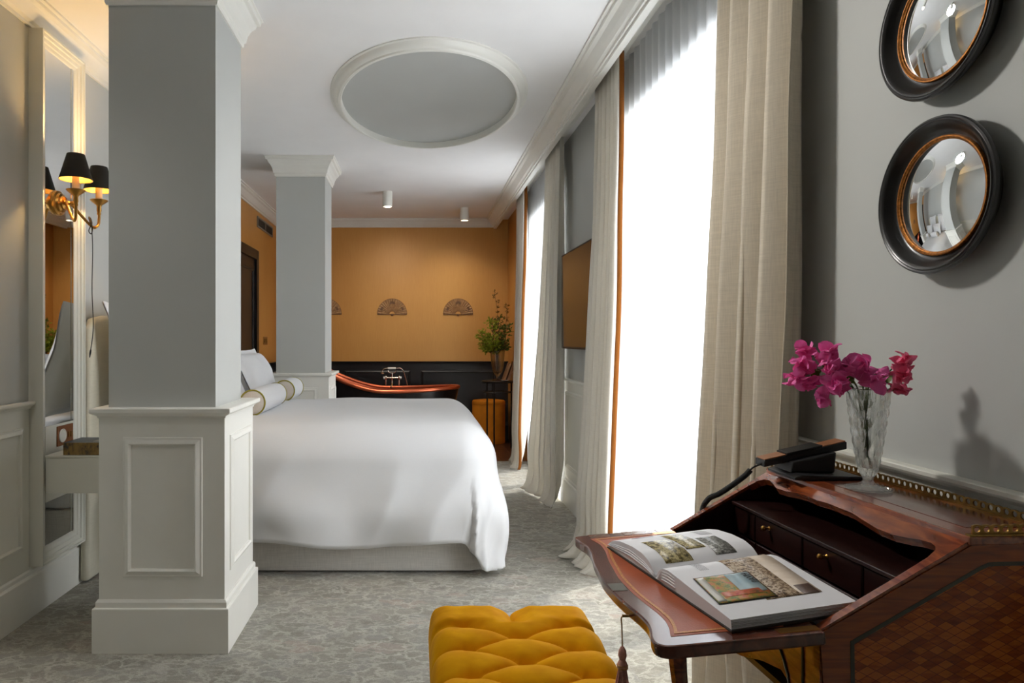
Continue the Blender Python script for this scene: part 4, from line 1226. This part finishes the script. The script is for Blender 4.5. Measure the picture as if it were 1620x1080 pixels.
# ================================================================== writing desk
AN = math.radians(2.5)
Wv = Vector((-math.sin(AN), math.cos(AN), 0)); Dv = Vector((-math.cos(AN), -math.sin(AN), 0))
TOPF = Vector((.933, 1.15, .92))
HN = TOPF + Dv * .262; HN.z = .773
def D(v, s, z):
    p = HN + Wv * v + Dv * s
    return (p.x, p.y, z)
LD = (Dv + Vector((0, 0, -.072))).normalized(); LN = Wv.cross(LD).normalized()
if LN.z < 0: LN = -LN
def Lp(v, s, h=0.0):
    return tuple(HN + Wv * v + LD * s + LN * h)
DW = .61; SB = -.437; ST = -.262
dk = thing('writing_desk', 'antique marquetry writing desk with its leather-lined lid folded open', 'desk', D(.3, -.2, 0))
def dbox(v0, v1, s0, s1, z0, z1):
    mb = MB().box(v0, v1, s0, s1, z0, z1); mb.v = [D(*p) for p in mb.v]; return mb
side = [(SB, .60), (SB, .905), (ST, .905), (0, .762), (.0, .70), (-.006, .64), (-.012, .60)]
def local_panel(mb, name, mat, parent, **k):
    return mb.build(name, mat, parent, **k)
for (a, b, mt_) in ((0, .016, 'marquetry'), (DW - .016, DW, 'mahogany_dark')):
    MB().prism(side, lambda s, z, a=a: D(a, s, z), lambda s, z, b=b: D(b, s, z)).build('side_panel', mt_, dk)
# plain cross-banding and dark stringing on the near side
band_o = [(SB, .905), (ST, .905), (0, .762), (-.010, .60)]
band_i = [(SB, .877), (-.306, .877), (-.290, .876), (-.274, .869), (-.112, .781), (-.051, .748), (-.053, .60)]
def strip(a, b, h): return None
poly_band = band_o + band_i[::-1]
mbb = MB(); bmv = [D(-.0012, s, z) for s, z in poly_band]
mbb.add(bmv, [tuple(range(len(bmv)))]); bnd = mbb.build('crossbanding', 'crossband', dk, solid=.0015)
off = .006
bi2 = [(SB, .870), (-.306, .870), (-.292, .869), (-.277, .863), (-.114, .774), (-.058, .7435), (-.060, .60)]
MB().add([D(-.0018, s, z) for s, z in band_i] + [D(-.0018, s, z) for s, z in bi2], [(i, i + 1, i + 8, i + 7) for i in range(6)]).build('inlay_line', 'inlay', dk, solid=.0012)
# top board
dbox(-.004, DW + .004, SB - .002, ST + .006, .905, .92).build('top_board', 'kingwood', dk, bevel=.003)
dbox(.05, DW - .05, SB + .03, ST - .035, .9195, .9208).build('top_veneer', 'lipping', dk)
# slanted front frame with serpentine opening
SDv = (HN - TOPF); SL = SDv.length; SDv.normalize(); SN = Wv.cross(SDv).normalized()
if SN.z < 0: SN = -SN
def Sp(v, t, h=0.0): return TOPF + Wv * v + SDv * t + SN * h + Vector((0, 0, -.006))
outer = [(0, 0), (DW, 0), (DW, SL), (0, SL)]
inner_pts = [(.594, .300), (.594, .07), (.592, .045), (.58, .033), (.562, .030), (.538, .036), (.508, .046), (.47, .044), (.44, .038), (.40, .036), (.362, .037), (.33, .034), (.29, .035), (.25, .036), (.204, .044), (.16, .051), (.121, .051), (.09, .045), (.067, .039), (.045, .037), (.032, .041), (.024, .048), (.018, .07), (.016, .144), (.016, .300)]
fpoly = [(0, SL), (0, 0), (DW, 0), (DW, SL)] + [(a, min(b, SL)) for a, b in inner_pts]
bmf = bmesh.new()
vsb = [bmf.verts.new(Sp(v, t)) for v, t in fpoly]
bmf.faces.new(vsb)
ex = bmesh.ops.extrude_face_region(bmf, geom=bmf.faces[:])
for el in ex['geom']:
    if isinstance(el, bmesh.types.BMVert): el.co -= SN * .016
bmesh.ops.triangulate(bmf, faces=[f for f in bmf.faces if len(f.verts) > 4])
mbf = MB(); bmf.verts.index_update()
mbf.add([v.co for v in bmf.verts], [[v.index for v in f.verts] for f in bmf.faces]); bmf.free()
mbf.build('slant_frame', 'kingwood', dk)
# back, floor of the well, fascia
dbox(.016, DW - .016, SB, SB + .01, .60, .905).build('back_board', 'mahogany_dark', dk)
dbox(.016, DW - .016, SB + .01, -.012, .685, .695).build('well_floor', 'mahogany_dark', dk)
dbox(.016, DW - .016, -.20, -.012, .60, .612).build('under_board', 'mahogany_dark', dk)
apron = [(0, .762), (DW, .762), (DW, .60), (DW - .02, .575), (DW - .05, .60), (DW - .085, .636), (DW - .112, .647), (DW - .174, .634), (DW - .25, .608), (DW / 2, .596), (.25, .608), (.174, .634), (.112, .647), (.085, .636), (.05, .60), (.02, .575), (0, .60)]
MB().prism(apron, lambda v, z: D(v, -.016, z), lambda v, z: D(v, .0, z)).build('front_apron', 'kingwood', dk)
# dark curved stringing on the front apron
arc1 = [(.26 - .18 * math.sin(k * PI / 20), .745 - .14 * (1 - math.cos(k * PI / 20))) for k in range(11)]
MB().tube([D(v, .0015, z) for v, z in arc1], .0022, 6).build('inlay_line', 'inlay', dk)
MB().tube([D(.045, .0015, .755), D(.045, .0015, .61)], .0022, 6).build('inlay_line', 'inlay', dk)
# legs: cabriole
for (v, s, ov, os_) in ((.028, -.028, -1, 1), (DW - .028, -.028, 1, 1), (.028, SB + .028, -1, -1), (DW - .028, SB + .028, 1, -1)):
    pts = [(0, .0, .70), (.0, .0, .62), (.012, .012, .54), (.012, .012, .44), (.0, .0, .28), (-.006, -.006, .14), (.004, .004, .05), (.02, .02, .012), (.022, .022, .0)]
    path = [D(v + a * ov, s + b * os_, z) for a, b, z in pts]
    path = [D(v, s, .70)] + path[1:]
    rr = [.026, .027, .028, .023, .0165, .013, .013, .017, .016]
    cp = catmull(path, 6)
    MB().tube(cp, [interp([(i / 8, r) for i, r in enumerate(rr)], k / (len(cp) - 1)) for k in range(len(cp))], 8).build('leg', 'mahogany', dk, smooth=True)
    if ov < 0 and os_ > 0:
        MB().lathe([(.0001, .03), (.012, .024), (.016, .0), (.011, -.02), (.0001, -.03)], D(v - .008, s + .014, .63), 'Z', 10, mod=lambda a, t: 1 + .2 * math.cos(5 * a)).build('gilt_mount', 'old_brass', dk, smooth=True)
# interior: shelf and drawers
dbox(.016, DW - .016, SB + .01, -.155, .834, .842).build('inner_shelf', 'mahogany_dark', dk, bevel=.001, seg=1)
for k in range(2):
    z0, z1 = ((.768, .833), (.697, .765))[k]
    for (a, b, kv) in ((.02, .118, None), (.123, .302, .224), (.307, .49, .43), (.495, DW - .02, None)):
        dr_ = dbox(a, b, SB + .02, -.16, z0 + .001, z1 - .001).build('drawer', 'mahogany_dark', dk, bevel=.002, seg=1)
        if kv:
            zz = .816 if k == 0 else .75
            o_ = D(kv, -.16, zz)
            MB().lathe([(.0001, -.019), (.004, -.018), (.0062, -.0145), (.0058, -.011), (.003, -.008), (.0028, -.003), (.005, -.001), (.005, 0)], o_, 'X', 16).build('knob', 'brass', dr_, smooth=True)
# lid
edge = [(-.022, .255), (-.018, .272), (-.004, .282), (.016, .281), (.04, .273), (.072, .2665), (.11, .267), (.156, .272), (.2, .2755), (.237, .276), (.29, .275), (.343, .268), (.40, .260), (.45, .2495), (.476, .2455), (.505, .2435), (.53, .2455), (.555, .2505), (.58, .252), (.594, .246), (.598, .232)]
edge_s = [tuple(p)[:2] for p in catmull([(a, b, 0) for a, b in edge], 4)]
lidp = edge_s + [(.598, .004), (-.022, .004)]
lid = MB().prism(lidp, lambda v, s: Lp(v, s, 0), lambda v, s: Lp(v, s, -.022)).build('writing_lid', 'lipping', dk, bevel=.004, seg=2, angle=50)
inn = [(max(-.022 + .03, min(.598 - .03, v)), s - .034) for v, s in edge_s if True]
def inset_edge(dn):
    out = []
    lo, hi = -.022 + dn, .598 - dn
    for v, s in edge_s:
        if lo <= v <= hi: out.append((v, s - dn))
    s0 = interp([(a, b) for a, b in edge_s], lo) - dn; s1 = interp([(a, b) for a, b in edge_s], hi) - dn
    return [(lo, s0)] + out + [(hi, s1)]
i1 = inset_edge(.034)
lp = i1 + [(.598 - .034, .055), (-.022 + .034, .055)]
MB().prism(lp, lambda v, s: Lp(v, s, .0006), lambda v, s: Lp(v, s, -.001)).build('leather_inset', 'leather', lid)
# gilt tooled border on the leather
i2 = inset_edge(.041)
l2 = i2 + [(.598 - .041, .062), (-.022 + .041, .062)]
def loop_strip(a, b, h):
    n = len(a); 
    return MB().add([Lp(v, s, h) for v, s in a] + [Lp(v, s, h) for v, s in b], [(i, (i + 1) % n, (i + 1) % n + n, i + n) for i in range(n)])
def resample(poly, n):
    P = [Vector((*p, 0)) for p in poly]; P.append(P[0]); L = [0]
    for a, b in zip(P, P[1:]): L.append(L[-1] + (b - a).length)
    out = []; j = 0
    for k in range(n):
        t = L[-1] * k / n
        while L[j + 1] < t: j += 1
        f = (t - L[j]) / max(1e-9, L[j + 1] - L[j]); q = P[j].lerp(P[j + 1], f); out.append((q.x, q.y))
    return out
def offset_poly(poly, d_):
    n = len(poly); out = []
    for i in range(n):
        a, b, c = Vector(poly[i - 1]), Vector(poly[i]), Vector(poly[(i + 1) % n])
        t = ((b - a).normalized() + (c - b).normalized()).normalized(); nn = Vector((-t.y, t.x))
        out.append(tuple(b + nn * d_))
    return out
ring = resample(l2, 220)
cx0 = sum(p[0] for p in ring) / 220; cy0 = sum(p[1] for p in ring) / 220
test = offset_poly(ring, .005)
sgn = 1 if abs(test[0][0] - cx0) + abs(test[0][1] - cy0) < abs(ring[0][0] - cx0) + abs(ring[0][1] - cy0) else -1
loop_strip(ring, offset_poly(ring, sgn * .0055), .0013).build('gilt_border', simple('tooled_gilt', (196, 132, 70), .45, metal=.2, noise=.4, nscale=500), lid, solid=.0004)
# repaired veneer patch beside the lock and hinge plates
MB().prism([(.222, .246), (.262, .243), (.266, .274), (.226, .2748)], lambda v, s: Lp(v, s, .0006), lambda v, s: Lp(v, s, -.004)).build('lock_plate', simple('grey_green_lock', (92, 90, 76), .35, metal=.4, noise=.15, nscale=50), lid)
for v0 in (.0, .555):
    MB().prism([(v0, .006), (v0 + .016, .006), (v0 + .016, .075), (v0, .075)] if v0 == 0 else [(v0 + .01, .006), (v0 + .026, .006), (v0 + .026, .06), (v0 + .01, .06)], lambda v, s: Lp(v - .012, s, .001), lambda v, s: Lp(v - .012, s, -.003)).build('hinge', 'brass', lid)
for (v0, v1, s0, s1) in ((.568, .596, .06, .13), (.568, .596, .165, .215), (.568, .596, .02, .045)):
    MB().prism([(v0, s0), (v1, s0), (v1, s1), (v0, s1)], lambda v, s: Lp(v, s, .0006), lambda v, s: Lp(v, s, -.001)).build('veneer_patch', simple('faded_veneer', (128, 96, 80), .25, noise=.15, nscale=30, coat=.5), lid)
# brass gallery: pierced plate
def gallery(p0, p1, z0, h, n, side_n):
    mb = MB(); p0 = Vector(p0); p1 = Vector(p1); t = (p1 - p0) / n; L = t.length; th = Vector(side_n) * .0016
    tu = t.normalized(); up = Vector((0, 0, 1))
    for k in range(n):
        c = p0 + t * (k + .5) + up * (z0 + h * .5)
        outer_ = []; inner_ = []
        for q in range(16):
            a = 2 * PI * q / 16
            ca, sa = math.cos(a), math.sin(a)
            m_ = 1 / max(abs(ca), abs(sa))
            oz = sa * m_ * h / 2
            if sa > .3: oz -= .0022 * abs(ca * m_) ** 2
            outer_.append(c + tu * (ca * m_ * L / 2) + up * oz)
            inner_.append(c + tu * (ca * L * .33) + up * (sa * h * .33))
        vs = [p + th for p in outer_] + [p + th for p in inner_] + [p - th for p in outer_] + [p - th for p in inner_]
        fs = []
        for q in range(16):
            r = (q + 1) % 16
            fs += [(q, r, 16 + r, 16 + q), (32 + r, 32 + q, 48 + q, 48 + r), (16 + q, 16 + r, 48 + r, 48 + q), (r, q, 32 + q, 32 + r)]
        mb.add(vs, fs)
    return mb
gal = gallery(D(.004, SB + .006, 0), D(DW - .004, SB + .006, 0), .9225, .0165, 36, tuple(Dv)).build('gallery', 'old_brass', dk)
for vv, nn in ((.003, -1), (DW - .003, 1)):
    gallery(D(vv, ST - .004, 0), D(vv, SB + .004, 0), .9225, .0165, 10, tuple(Wv)).build('gallery', 'old_brass', dk)
dbox(.0, DW, SB + .002, SB + .010, .9201, .923).build('gallery_foot', 'old_brass', dk)
dbox(-.002, .007, SB + .002, ST + .004, .9201, .923).build('gallery_foot', 'old_brass', dk)
dbox(DW - .007, DW + .002, SB + .002, ST + .004, .9201, .923).build('gallery_foot', 'old_brass', dk)

# key and tassel hanging from the lid edge
kt = thing('key_tassel', 'dusty pink silk tassel hanging from the desk lid edge', 'tassel', (.405, 1.335, .60))
kx, ky = Lp(.15, .281)[:2]; kz = .735
MB().tube(catmull([(kx + .014, ky, kz), (kx - .002, ky, kz - .002), (kx - .002, ky, kz - .02), (kx - .001, ky, kz - .058)], 5), .0014, 6).build('cord', 'tassel_gold', kt)
MB().lathe([(.0001, .034), (.0035, .032), (.0068, .025), (.008, .016), (.0055, .008), (.0085, .002), (.0095, -.004), (.0085, -.010), (.007, -.014)], (kx - .001, ky, kz - .09), 'Z', 18).build('head', 'tassel', kt, smooth=True)
for zz in (-.002, -.0065):
    MB().tube([(kx - .001 + .0092 * math.cos(a * PI / 10), ky + .0092 * math.sin(a * PI / 10), kz - .09 + zz) for a in range(21)], .0014, 6, cap=False).build('collar', 'tassel_gold', kt)
sk = MB()
for k in range(90):
    a = random.uniform(0, 2 * PI); r0 = random.uniform(.002, .0075); r1 = r0 * random.uniform(1.7, 2.6)
    b = a + random.uniform(-.2, .2); L = random.uniform(.064, .074)
    sk.tube([(kx - .001 + r0 * math.cos(a), ky + r0 * math.sin(a), kz - .102), (kx - .001 + (r0 + r1) / 2 * 1.1 * math.cos(b), ky + (r0 + r1) / 2 * 1.1 * math.sin(b), kz - .102 - L * .5), (kx - .001 + r1 * math.cos(b), ky + r1 * math.sin(b), kz - .102 - L)], .0011, 4)
sk.build('skirt', 'tassel', kt, kind='stuff')
bx('key', 'old_brass', kt, kx - .001, kx + .022, ky - .002, ky + .002, kz - .002, kz + .002)

# ================================================================== open book on the lid
bk = thing('open_book', 'open illustrated book lying across the leather desk lid', 'book', Lp(.25, .08, 0))
# book frame: u along the spine (outwards), w across pages; near half w<0
U0 = Vector((.284, -.062)); U1 = Vector((.258, .174))
eu = (U1 - U0).normalized(); BL = (U1 - U0).length; ew = Vector((eu.y, -eu.x))
if ew.x < 0: ew = -ew       # ew points to the far half (+v)
def Bp(u, w, h):            # u in 0..1 from the desk side outwards
    q = U0 + eu * (u * BL) + ew * w
    return Vector(Lp(q.x, q.y, h))
def near_h(t):   # t 0 at spine .. 1 at fore-edge
    return interp([(0, .006), (.04, .022), (.10, .034), (.2, .038), (.4, .034), (.7, .027), (1, .021)], t)
def far_h(t):
    return interp([(0, .006), (.05, .020), (.13, .033), (.25, .040), (.45, .041), (.7, .036), (.88, .027), (1, .014)], t)
NWID, FWID = .252, .222
def half(name, sgn, hf, wid, parent):
    mb = MB(); n = 26
    tops = [(k / n, hf(k / n)) for k in range(n + 1)]
    vs = []
    for u in (0, 1):
        for (t, h) in tops: vs.append(Bp(u, sgn * t * wid, h))
        for (t, h) in tops: vs.append(Bp(u, sgn * t * wid, .0045))
    m = n + 1; fs = []
    for k in range(n):
        fs.append((k, k + 1, 2 * m + k + 1, 2 * m + k))
        fs.append((m + k, 2 * m + m + k, 2 * m + m + k + 1, m + k + 1))
        fs.append((k, m + k, m + k + 1, k + 1)); fs.append((2 * m + k, 2 * m + k + 1, 3 * m + k + 1, 3 * m + k))
    fs.append((n, m + n, 3 * m + n, 2 * m + n)); fs.append((0, 2 * m, 3 * m, m))
    return mb.add(vs, fs).build(name, 'paper', parent, smooth=True)
pn = half('page_block', -1, near_h, NWID, bk)
pfr = half('page_block', 1, far_h, FWID, bk)
for sgn, wid in ((-1, NWID + .004), (1, FWID + .006)):
    pts = [(-.012, 0), (1.012, 0), (1.012, wid), (-.012, wid)]
    MB().prism(pts, lambda u, w, sgn=sgn: Bp(u, sgn * w, .0008), lambda u, w, sgn=sgn: Bp(u, sgn * w, .0042)).build('cover', 'cover', bk)
# loose curling leaves at the gutter and fore-edges
for k in range(4):
    f = 1 - .16 * (k + 1)
    MB().grid(lambda u, v, f=f, k=k: tuple(Bp(lerp(.0, 1.004 + .002 * k, u), -NWID * lerp(.0, .30, v), lerp(.007, interp([(0, .006), (.04, .022), (.10, .034), (.2, .038), (.4, .034)], v * .30) * f, smooth01(v * 3)))), 2, 14).build('leaf', 'paper', bk, smooth='all', solid=.0004)
for k in range(3):
    MB().grid(lambda u, v, k=k: tuple(Bp(lerp(.9, 1.006 + .003 * k, u), FWID * lerp(.0, .98 + .02 * k, v), interp([(0, .006), (.2, .02), (.5, .026), (.8, .018), (1, .010)], v) * (1 - .22 * k) + .004)), 2, 14).build('leaf', 'paper', bk, smooth='all', solid=.0004)
for k in range(5):
    h = .008 + k * .0026
    MB().grid(lambda u, v, h=h, k=k: tuple(Bp(lerp(0.0, 1.0, u), -(NWID + .0012 * (k % 2) + .0006) + lerp(0, .004, v), h)), 2, 2).build('leaf_edge', 'text_grey', bk, solid=.0003)
def on_page(parent, sgn, hf, wid, u0, u1, t0, t1, mat, name, lift=.0005, skew=0.0, n=14):
    MB().grid(lambda a, b: tuple(Bp(lerp(u0, u1, a) + skew * b, sgn * wid * lerp(t0, t1, b), hf(lerp(t0, t1, b)) + lift)), 3, n).build(name, mat, parent, smooth='all', solid=.0002)
# near page: big sepia crowd picture (desk side), colour postcard, small type
on_page(pn, -1, near_h, NWID, .05, .49, .05, .82, 'sepia', 'crowd_picture', skew=.09)
on_page(pn, -1, near_h, NWID, .05, .22, .10, .82, 'sepia_sky', 'shore_picture', .0008, skew=.07)
on_page(pn, -1, near_h, NWID, .12, .25, .68, .82, 'sepia_dark', 'dark_corner', .0011, skew=.02)
on_page(pn, -1, near_h, NWID, .42, .90, .39, .80, 'ink', 'postcard_border', .0010, skew=.05)
on_page(pn, -1, near_h, NWID, .43, .89, .40, .79, 'card_green', 'postcard_picture', .0014, skew=.05)
on_page(pn, -1, near_h, NWID, .435, .64, .405, .70, 'card_blue', 'postcard_sky_area', .0017, skew=.04)
on_page(pn, -1, near_h, NWID, .82, .885, .405, .77, 'card_white', 'postcard_road_area', .0017, skew=.045)
on_page(pn, -1, near_h, NWID, .52, .84, .65, .72, 'card_red', 'postcard_roof_area', .0018)
for k in range(6):
    on_page(pn, -1, near_h, NWID, .755 - k * .014, .758 - k * .014, .10, .28, 'text_grey', 'text_line', .0006)
# far page: three old photographs and type
on_page(pfr, 1, far_h, FWID, .60, .86, .08, .56, 'olive_print', 'palm_picture')
on_page(pfr, 1, far_h, FWID, .40, .585, .22, .74, 'olive_print', 'street_picture')
on_page(pfr, 1, far_h, FWID, .17, .37, .10, .47, 'grey_print', 'garden_picture')
for k in range(7):
    on_page(pfr, 1, far_h, FWID, .14 + k * .018, .144 + k * .018, .56, .76, 'text_grey', 'text_line', .0006)
on_page(pfr, 1, far_h, FWID, .62, .84, .80, .83, 'text_grey', 'text_line', .0006)
# lettering on the postcard
tc_ = bpy.data.curves.new('lettering', 'FONT'); tc_.body = 'HVAR'; tc_.size = .030
to = bpy.data.objects.new('lettering_tmp', tc_); COL.objects.link(to)
bpy.context.view_layer.update()
me = bpy.data.meshes.new_from_object(to.evaluated_get(bpy.context.evaluated_depsgraph_get()))
bpy.data.objects.remove(to)
wmax = max(v.co.x for v in me.vertices)
mbt = MB()
LET = [(v.co.x / wmax, v.co.y / .022) for v in me.vertices]
def letp(x, y):
    t = lerp(.42, .58, x); u = .45 + .06 * y
    return tuple(Bp(u, -NWID * t, near_h(t) + .0024))
mbt.add([letp(x, y) for x, y in LET], [tuple(p.vertices) for p in me.polygons])
mbt.build('lettering', 'ink', pn, solid=.0002)

# ================================================================== telephone
ph = thing('telephone', 'black desk telephone with wood-capped handset on the desk top', 'telephone', (.96, 1.66, .92))
MB().prism([(.885, .921), (1.045, .921), (1.045, .930), (.905, .934), (.885, .928)], lambda x, z: (x, 1.60, z), lambda x, z: (x, 1.725, z)).build('base', 'plastic', ph, bevel=.003)
MB().prism([(.895, .932), (1.0, .932), (1.005, .982), (.90, .958)], lambda x, z: (x, 1.635, z), lambda x, z: (x, 1.715, z)).build('cradle', 'plastic', ph, bevel=.004)
def hp(t, z): # along the handset 0..1
    return (lerp(.842, 1.042, t), z + lerp(.958, 1.004, t))
hand = MB().prism([hp(0, -.016), hp(1, -.018), hp(1, .0), hp(0, .0)], lambda x, z: (x, 1.655, z), lambda x, z: (x, 1.70, z)).build('handset', 'plastic', ph, bevel=.002)
MB().prism([hp(.27, .0), hp(.70, .0), hp(.70, .006), hp(.27, .006)], lambda x, z: (x, 1.653, z), lambda x, z: (x, 1.702, z)).build('grip', 'plastic', hand, bevel=.0015)
for a, b in ((.01, .268), (.702, .99)):
    MB().prism([hp(a, .0), hp(b, .0), hp(b, .003), hp(a, .003)], lambda x, z: (x, 1.657, z), lambda x, z: (x, 1.698, z)).build('wood_cap', 'phone_wood', hand, bevel=.0008, seg=1)
cpath = catmull([(.842, 1.668, .948), (.822, 1.672, .938), (.805, 1.676, .918), (.775, 1.688, .889), (.752, 1.70, .868), (.742, 1.74, .845), (.74, 1.775, .80), (.745, 1.78, .70), (.77, 1.785, .55)], 22)
def helix(path, r, turns_per):
    out = []; up = None
    for i, p in enumerate(path):
        t = (path[min(i + 1, len(path) - 1)] - path[max(i - 1, 0)]).normalized()
        up = t.orthogonal().normalized() if up is None else (up - t * up.dot(t)).normalized()
        b = t.cross(up); a = i * turns_per
        out.append(p + (up * math.cos(a) + b * math.sin(a)) * r)
    return out
MB().tube(cpath[:34], .0022, 8).build('cord', 'cord', ph, smooth=True)
fine = []
seg_ = cpath[30:]
for a, b in zip(seg_, seg_[1:]):
    for k in range(8): fine.append(a.lerp(b, k / 8))
MB().tube(helix(fine, .0052, .72), .0018, 6).build('coiled_cord', 'cord', ph, smooth=True)

# ================================================================== crystal vase with bougainvillea
QX, QY, QZ = .992, 1.502, .9212
def cut(a, t):
    if t > .82 or t < .17: return 1 + .03 * math.cos(24 * a) * (1 if t < .6 else 1)
    return 1 + .055 * math.cos(10 * a + t * 38) * math.cos(10 * a - t * 38)
cprof = [(.0001, 0), (.030, 0), (.0435, .002), (.045, .004), (.043, .006), (.026, .010), (.013, .016), (.0095, .022), (.011, .028), (.0155, .036)]
nst = 40
for k in range(nst + 1):
    t = k / nst; cprof.append((lerp(.017, .0415, t ** .75), .04 + .176 * t))
cprof += [(.0425, .221), (.041, .224), (.0385, .221)]
for k in range(nst, -1, -4):
    t = k / nst; cprof.append((lerp(.0125, .0375, t ** .75), .05 + .166 * t))
cprof.append((.0001, .047))
tot = len(cprof) - 1
def cmod(a, j):
    r, h = cprof[round(j * tot)]
    jj = round(j * tot)
    if jj > 10 + nst + 1: return 1.0
    if h < .012 and r > .012: return 1 + .03 * math.cos(20 * a)
    if h < .036: return 1.0
    t = (h - .04) / .18
    if t > .9: return 1 + .035 * math.cos(14 * a)
    return 1 + .12 * abs(math.cos(5 * a + t * 13)) * abs(math.cos(5 * a - t * 13)) - .05 * abs(math.cos(10 * a))
cv = MB().lathe(cprof, (QX, QY, QZ), 'Z', 96, mod=cmod).build('crystal_vase', 'crystal', None)
tag(cv, 'cut crystal footed vase on the desk top', 'vase')

def bract_mesh(seed):
    rnd = random.Random(seed); vs = []; fs = []
    nu_, nv_ = 5, 6; L, W = 1.0, .42
    for j in range(nv_ + 1):
        t = j / nv_
        wdt = W * math.sin(PI * min(1, t ** .8 * .97 + .03)) ** .75
        for i in range(nu_):
            a = i / (nu_ - 1) * 2 - 1
            z = .30 * a * a * wdt + .22 * math.sin(t * 2.4) * (1 if seed % 2 else .6) + .06 * math.sin(a * 5 + t * 7 + seed)
            vs.append((a * wdt, t * L, z))
    for j in range(nv_):
        for i in range(nu_ - 1):
            a = j * nu_ + i; fs.append((a, a + 1, a + nu_ + 1, a + nu_))
    me_ = bpy.data.meshes.new('bract'); me_.from_pydata(vs, [], fs)
    me_.polygons.foreach_set('use_smooth', [True] * len(me_.polygons)); return me_
BR = {}
for mname in ('bract', 'bract2'):
    BR[mname] = []
    for s in range(3):
        me_ = bract_mesh(s); me_.materials.append(M[mname]); BR[mname].append(me_)
LEAFM = bract_mesh(9); LEAFM.materials.append(M['leaf_dark'])

def q3(px, py, y): return Vector(((px - 660) * y / 1080, y, 1.25 - (py - 538) * y / 1080))
def sprig(label, clusters, mname, seed):
    rnd = random.Random(seed)
    t = thing('bougainvillea_sprig', label, 'flower', (QX, QY, QZ + .06), 'bougainvillea sprigs in the crystal vase')
    base = Vector((QX + rnd.uniform(-.006, .006), QY + rnd.uniform(-.006, .006), QZ + .07))
    mouth = Vector((QX, QY, QZ + .222)) + Vector(((clusters[0][0] - 1373) / 2200, rnd.uniform(-.012, .012), 0))
    mid0 = Vector((lerp(base.x, QX, .3) + rnd.uniform(-.014, .014), QY + rnd.uniform(-.014, .014), QZ + .14))
    for ci, (px, py, y, r, nb) in enumerate(clusters):
        c = q3(px, py, y)
        pth = catmull([base, mid0, mouth, (mouth + c) / 2 + Vector((0, 0, .012)), c], 6)
        MB().tube(pth, .0014, 6).build('stem', 'stem', t, smooth=True)
        for k in range(int(nb * 1.5)):
            d = Vector((rnd.gauss(0, 1), rnd.gauss(0, 1), rnd.gauss(.15, .9))).normalized()
            o = bpy.data.objects.new('bract', BR[mname][k % 3]); COL.objects.link(o)
            o.parent = t
            L = r * rnd.uniform(1.0, 1.5)
            roll = Matrix.Rotation(rnd.uniform(0, 2 * PI), 3, 'Y')
            rot = d.to_track_quat('Y', 'Z').to_matrix() @ roll
            st_ = c - d * L * .12 + Vector((rnd.uniform(-1, 1), rnd.uniform(-1, 1), rnd.uniform(-1, 1))) * r * .35
            o.location = st_ - ORG[t.name]
            o.rotation_euler = rot.to_euler(); o.scale = (L, L, L)
        for k in range(2):
            o = bpy.data.objects.new('leaf', LEAFM); COL.objects.link(o); o.parent = t
            pp = pth[-5 - 3 * k]
            o.location = pp - ORG[t.name]; o.rotation_euler = (rnd.uniform(0, 6), rnd.uniform(0, 6), rnd.uniform(0, 6)); o.scale = (.02,) * 3
    return t
sprig('magenta bougainvillea sprig at the far left of the bouquet', [(1275, 556, 1.52, .022, 9), (1268, 578, 1.50, .024, 10), (1263, 600, 1.50, .024, 10), (1283, 606, 1.49, .020, 8)], 'bract', 1)
sprig('magenta bougainvillea sprig left of the bouquet centre', [(1308, 562, 1.47, .026, 11), (1318, 583, 1.46, .026, 11), (1322, 604, 1.45, .026, 11)], 'bract', 2)
sprig('magenta bougainvillea sprig drooping lowest on the left', [(1300, 628, 1.46, .022, 9), (1330, 618, 1.45, .018, 7)], 'bract', 3)
sprig('magenta bougainvillea sprig in the centre above the vase mouth', [(1345, 582, 1.45, .023, 9), (1368, 580, 1.46, .024, 9), (1385, 604, 1.43, .022, 9), (1395, 592, 1.46, .016, 6)], 'bract', 4)
sprig('rose-pink bougainvillea sprig reaching right of the vase', [(1432, 570, 1.47, .019, 8), (1430, 594, 1.47, .022, 9), (1420, 614, 1.46, .022, 9)], 'bract2', 5)
gs = thing('greenery_sprig', 'thin green leafy sprig standing inside the crystal vase', 'greenery', (QX, QY, QZ + .05))
rnd = random.Random(3)
MB().tube(catmull([(QX + .004, QY, QZ + .055), (QX - .006, QY, QZ + .13), (QX + .004, QY, QZ + .26)], 6), .0018, 6).build('stem', 'stem', gs, smooth=True)
fo = MB()
for k in range(120):
    z = rnd.uniform(.09, .262); a = rnd.uniform(0, 2 * PI); r = rnd.uniform(.004, .012) if z < .22 else rnd.uniform(.01, .035)
    p = Vector((QX - .004, QY, QZ + z)); e = p + Vector((math.cos(a) * r, math.sin(a) * r, rnd.uniform(-.004, .012)))
    sd = Vector((-math.sin(a), math.cos(a), .4)) * .0022
    fo.add([p, (p + e) / 2 + sd, e, (p + e) / 2 - sd], [(0, 1, 2, 3)])
fo.build('foliage', 'leaf_dark', gs, kind='stuff')
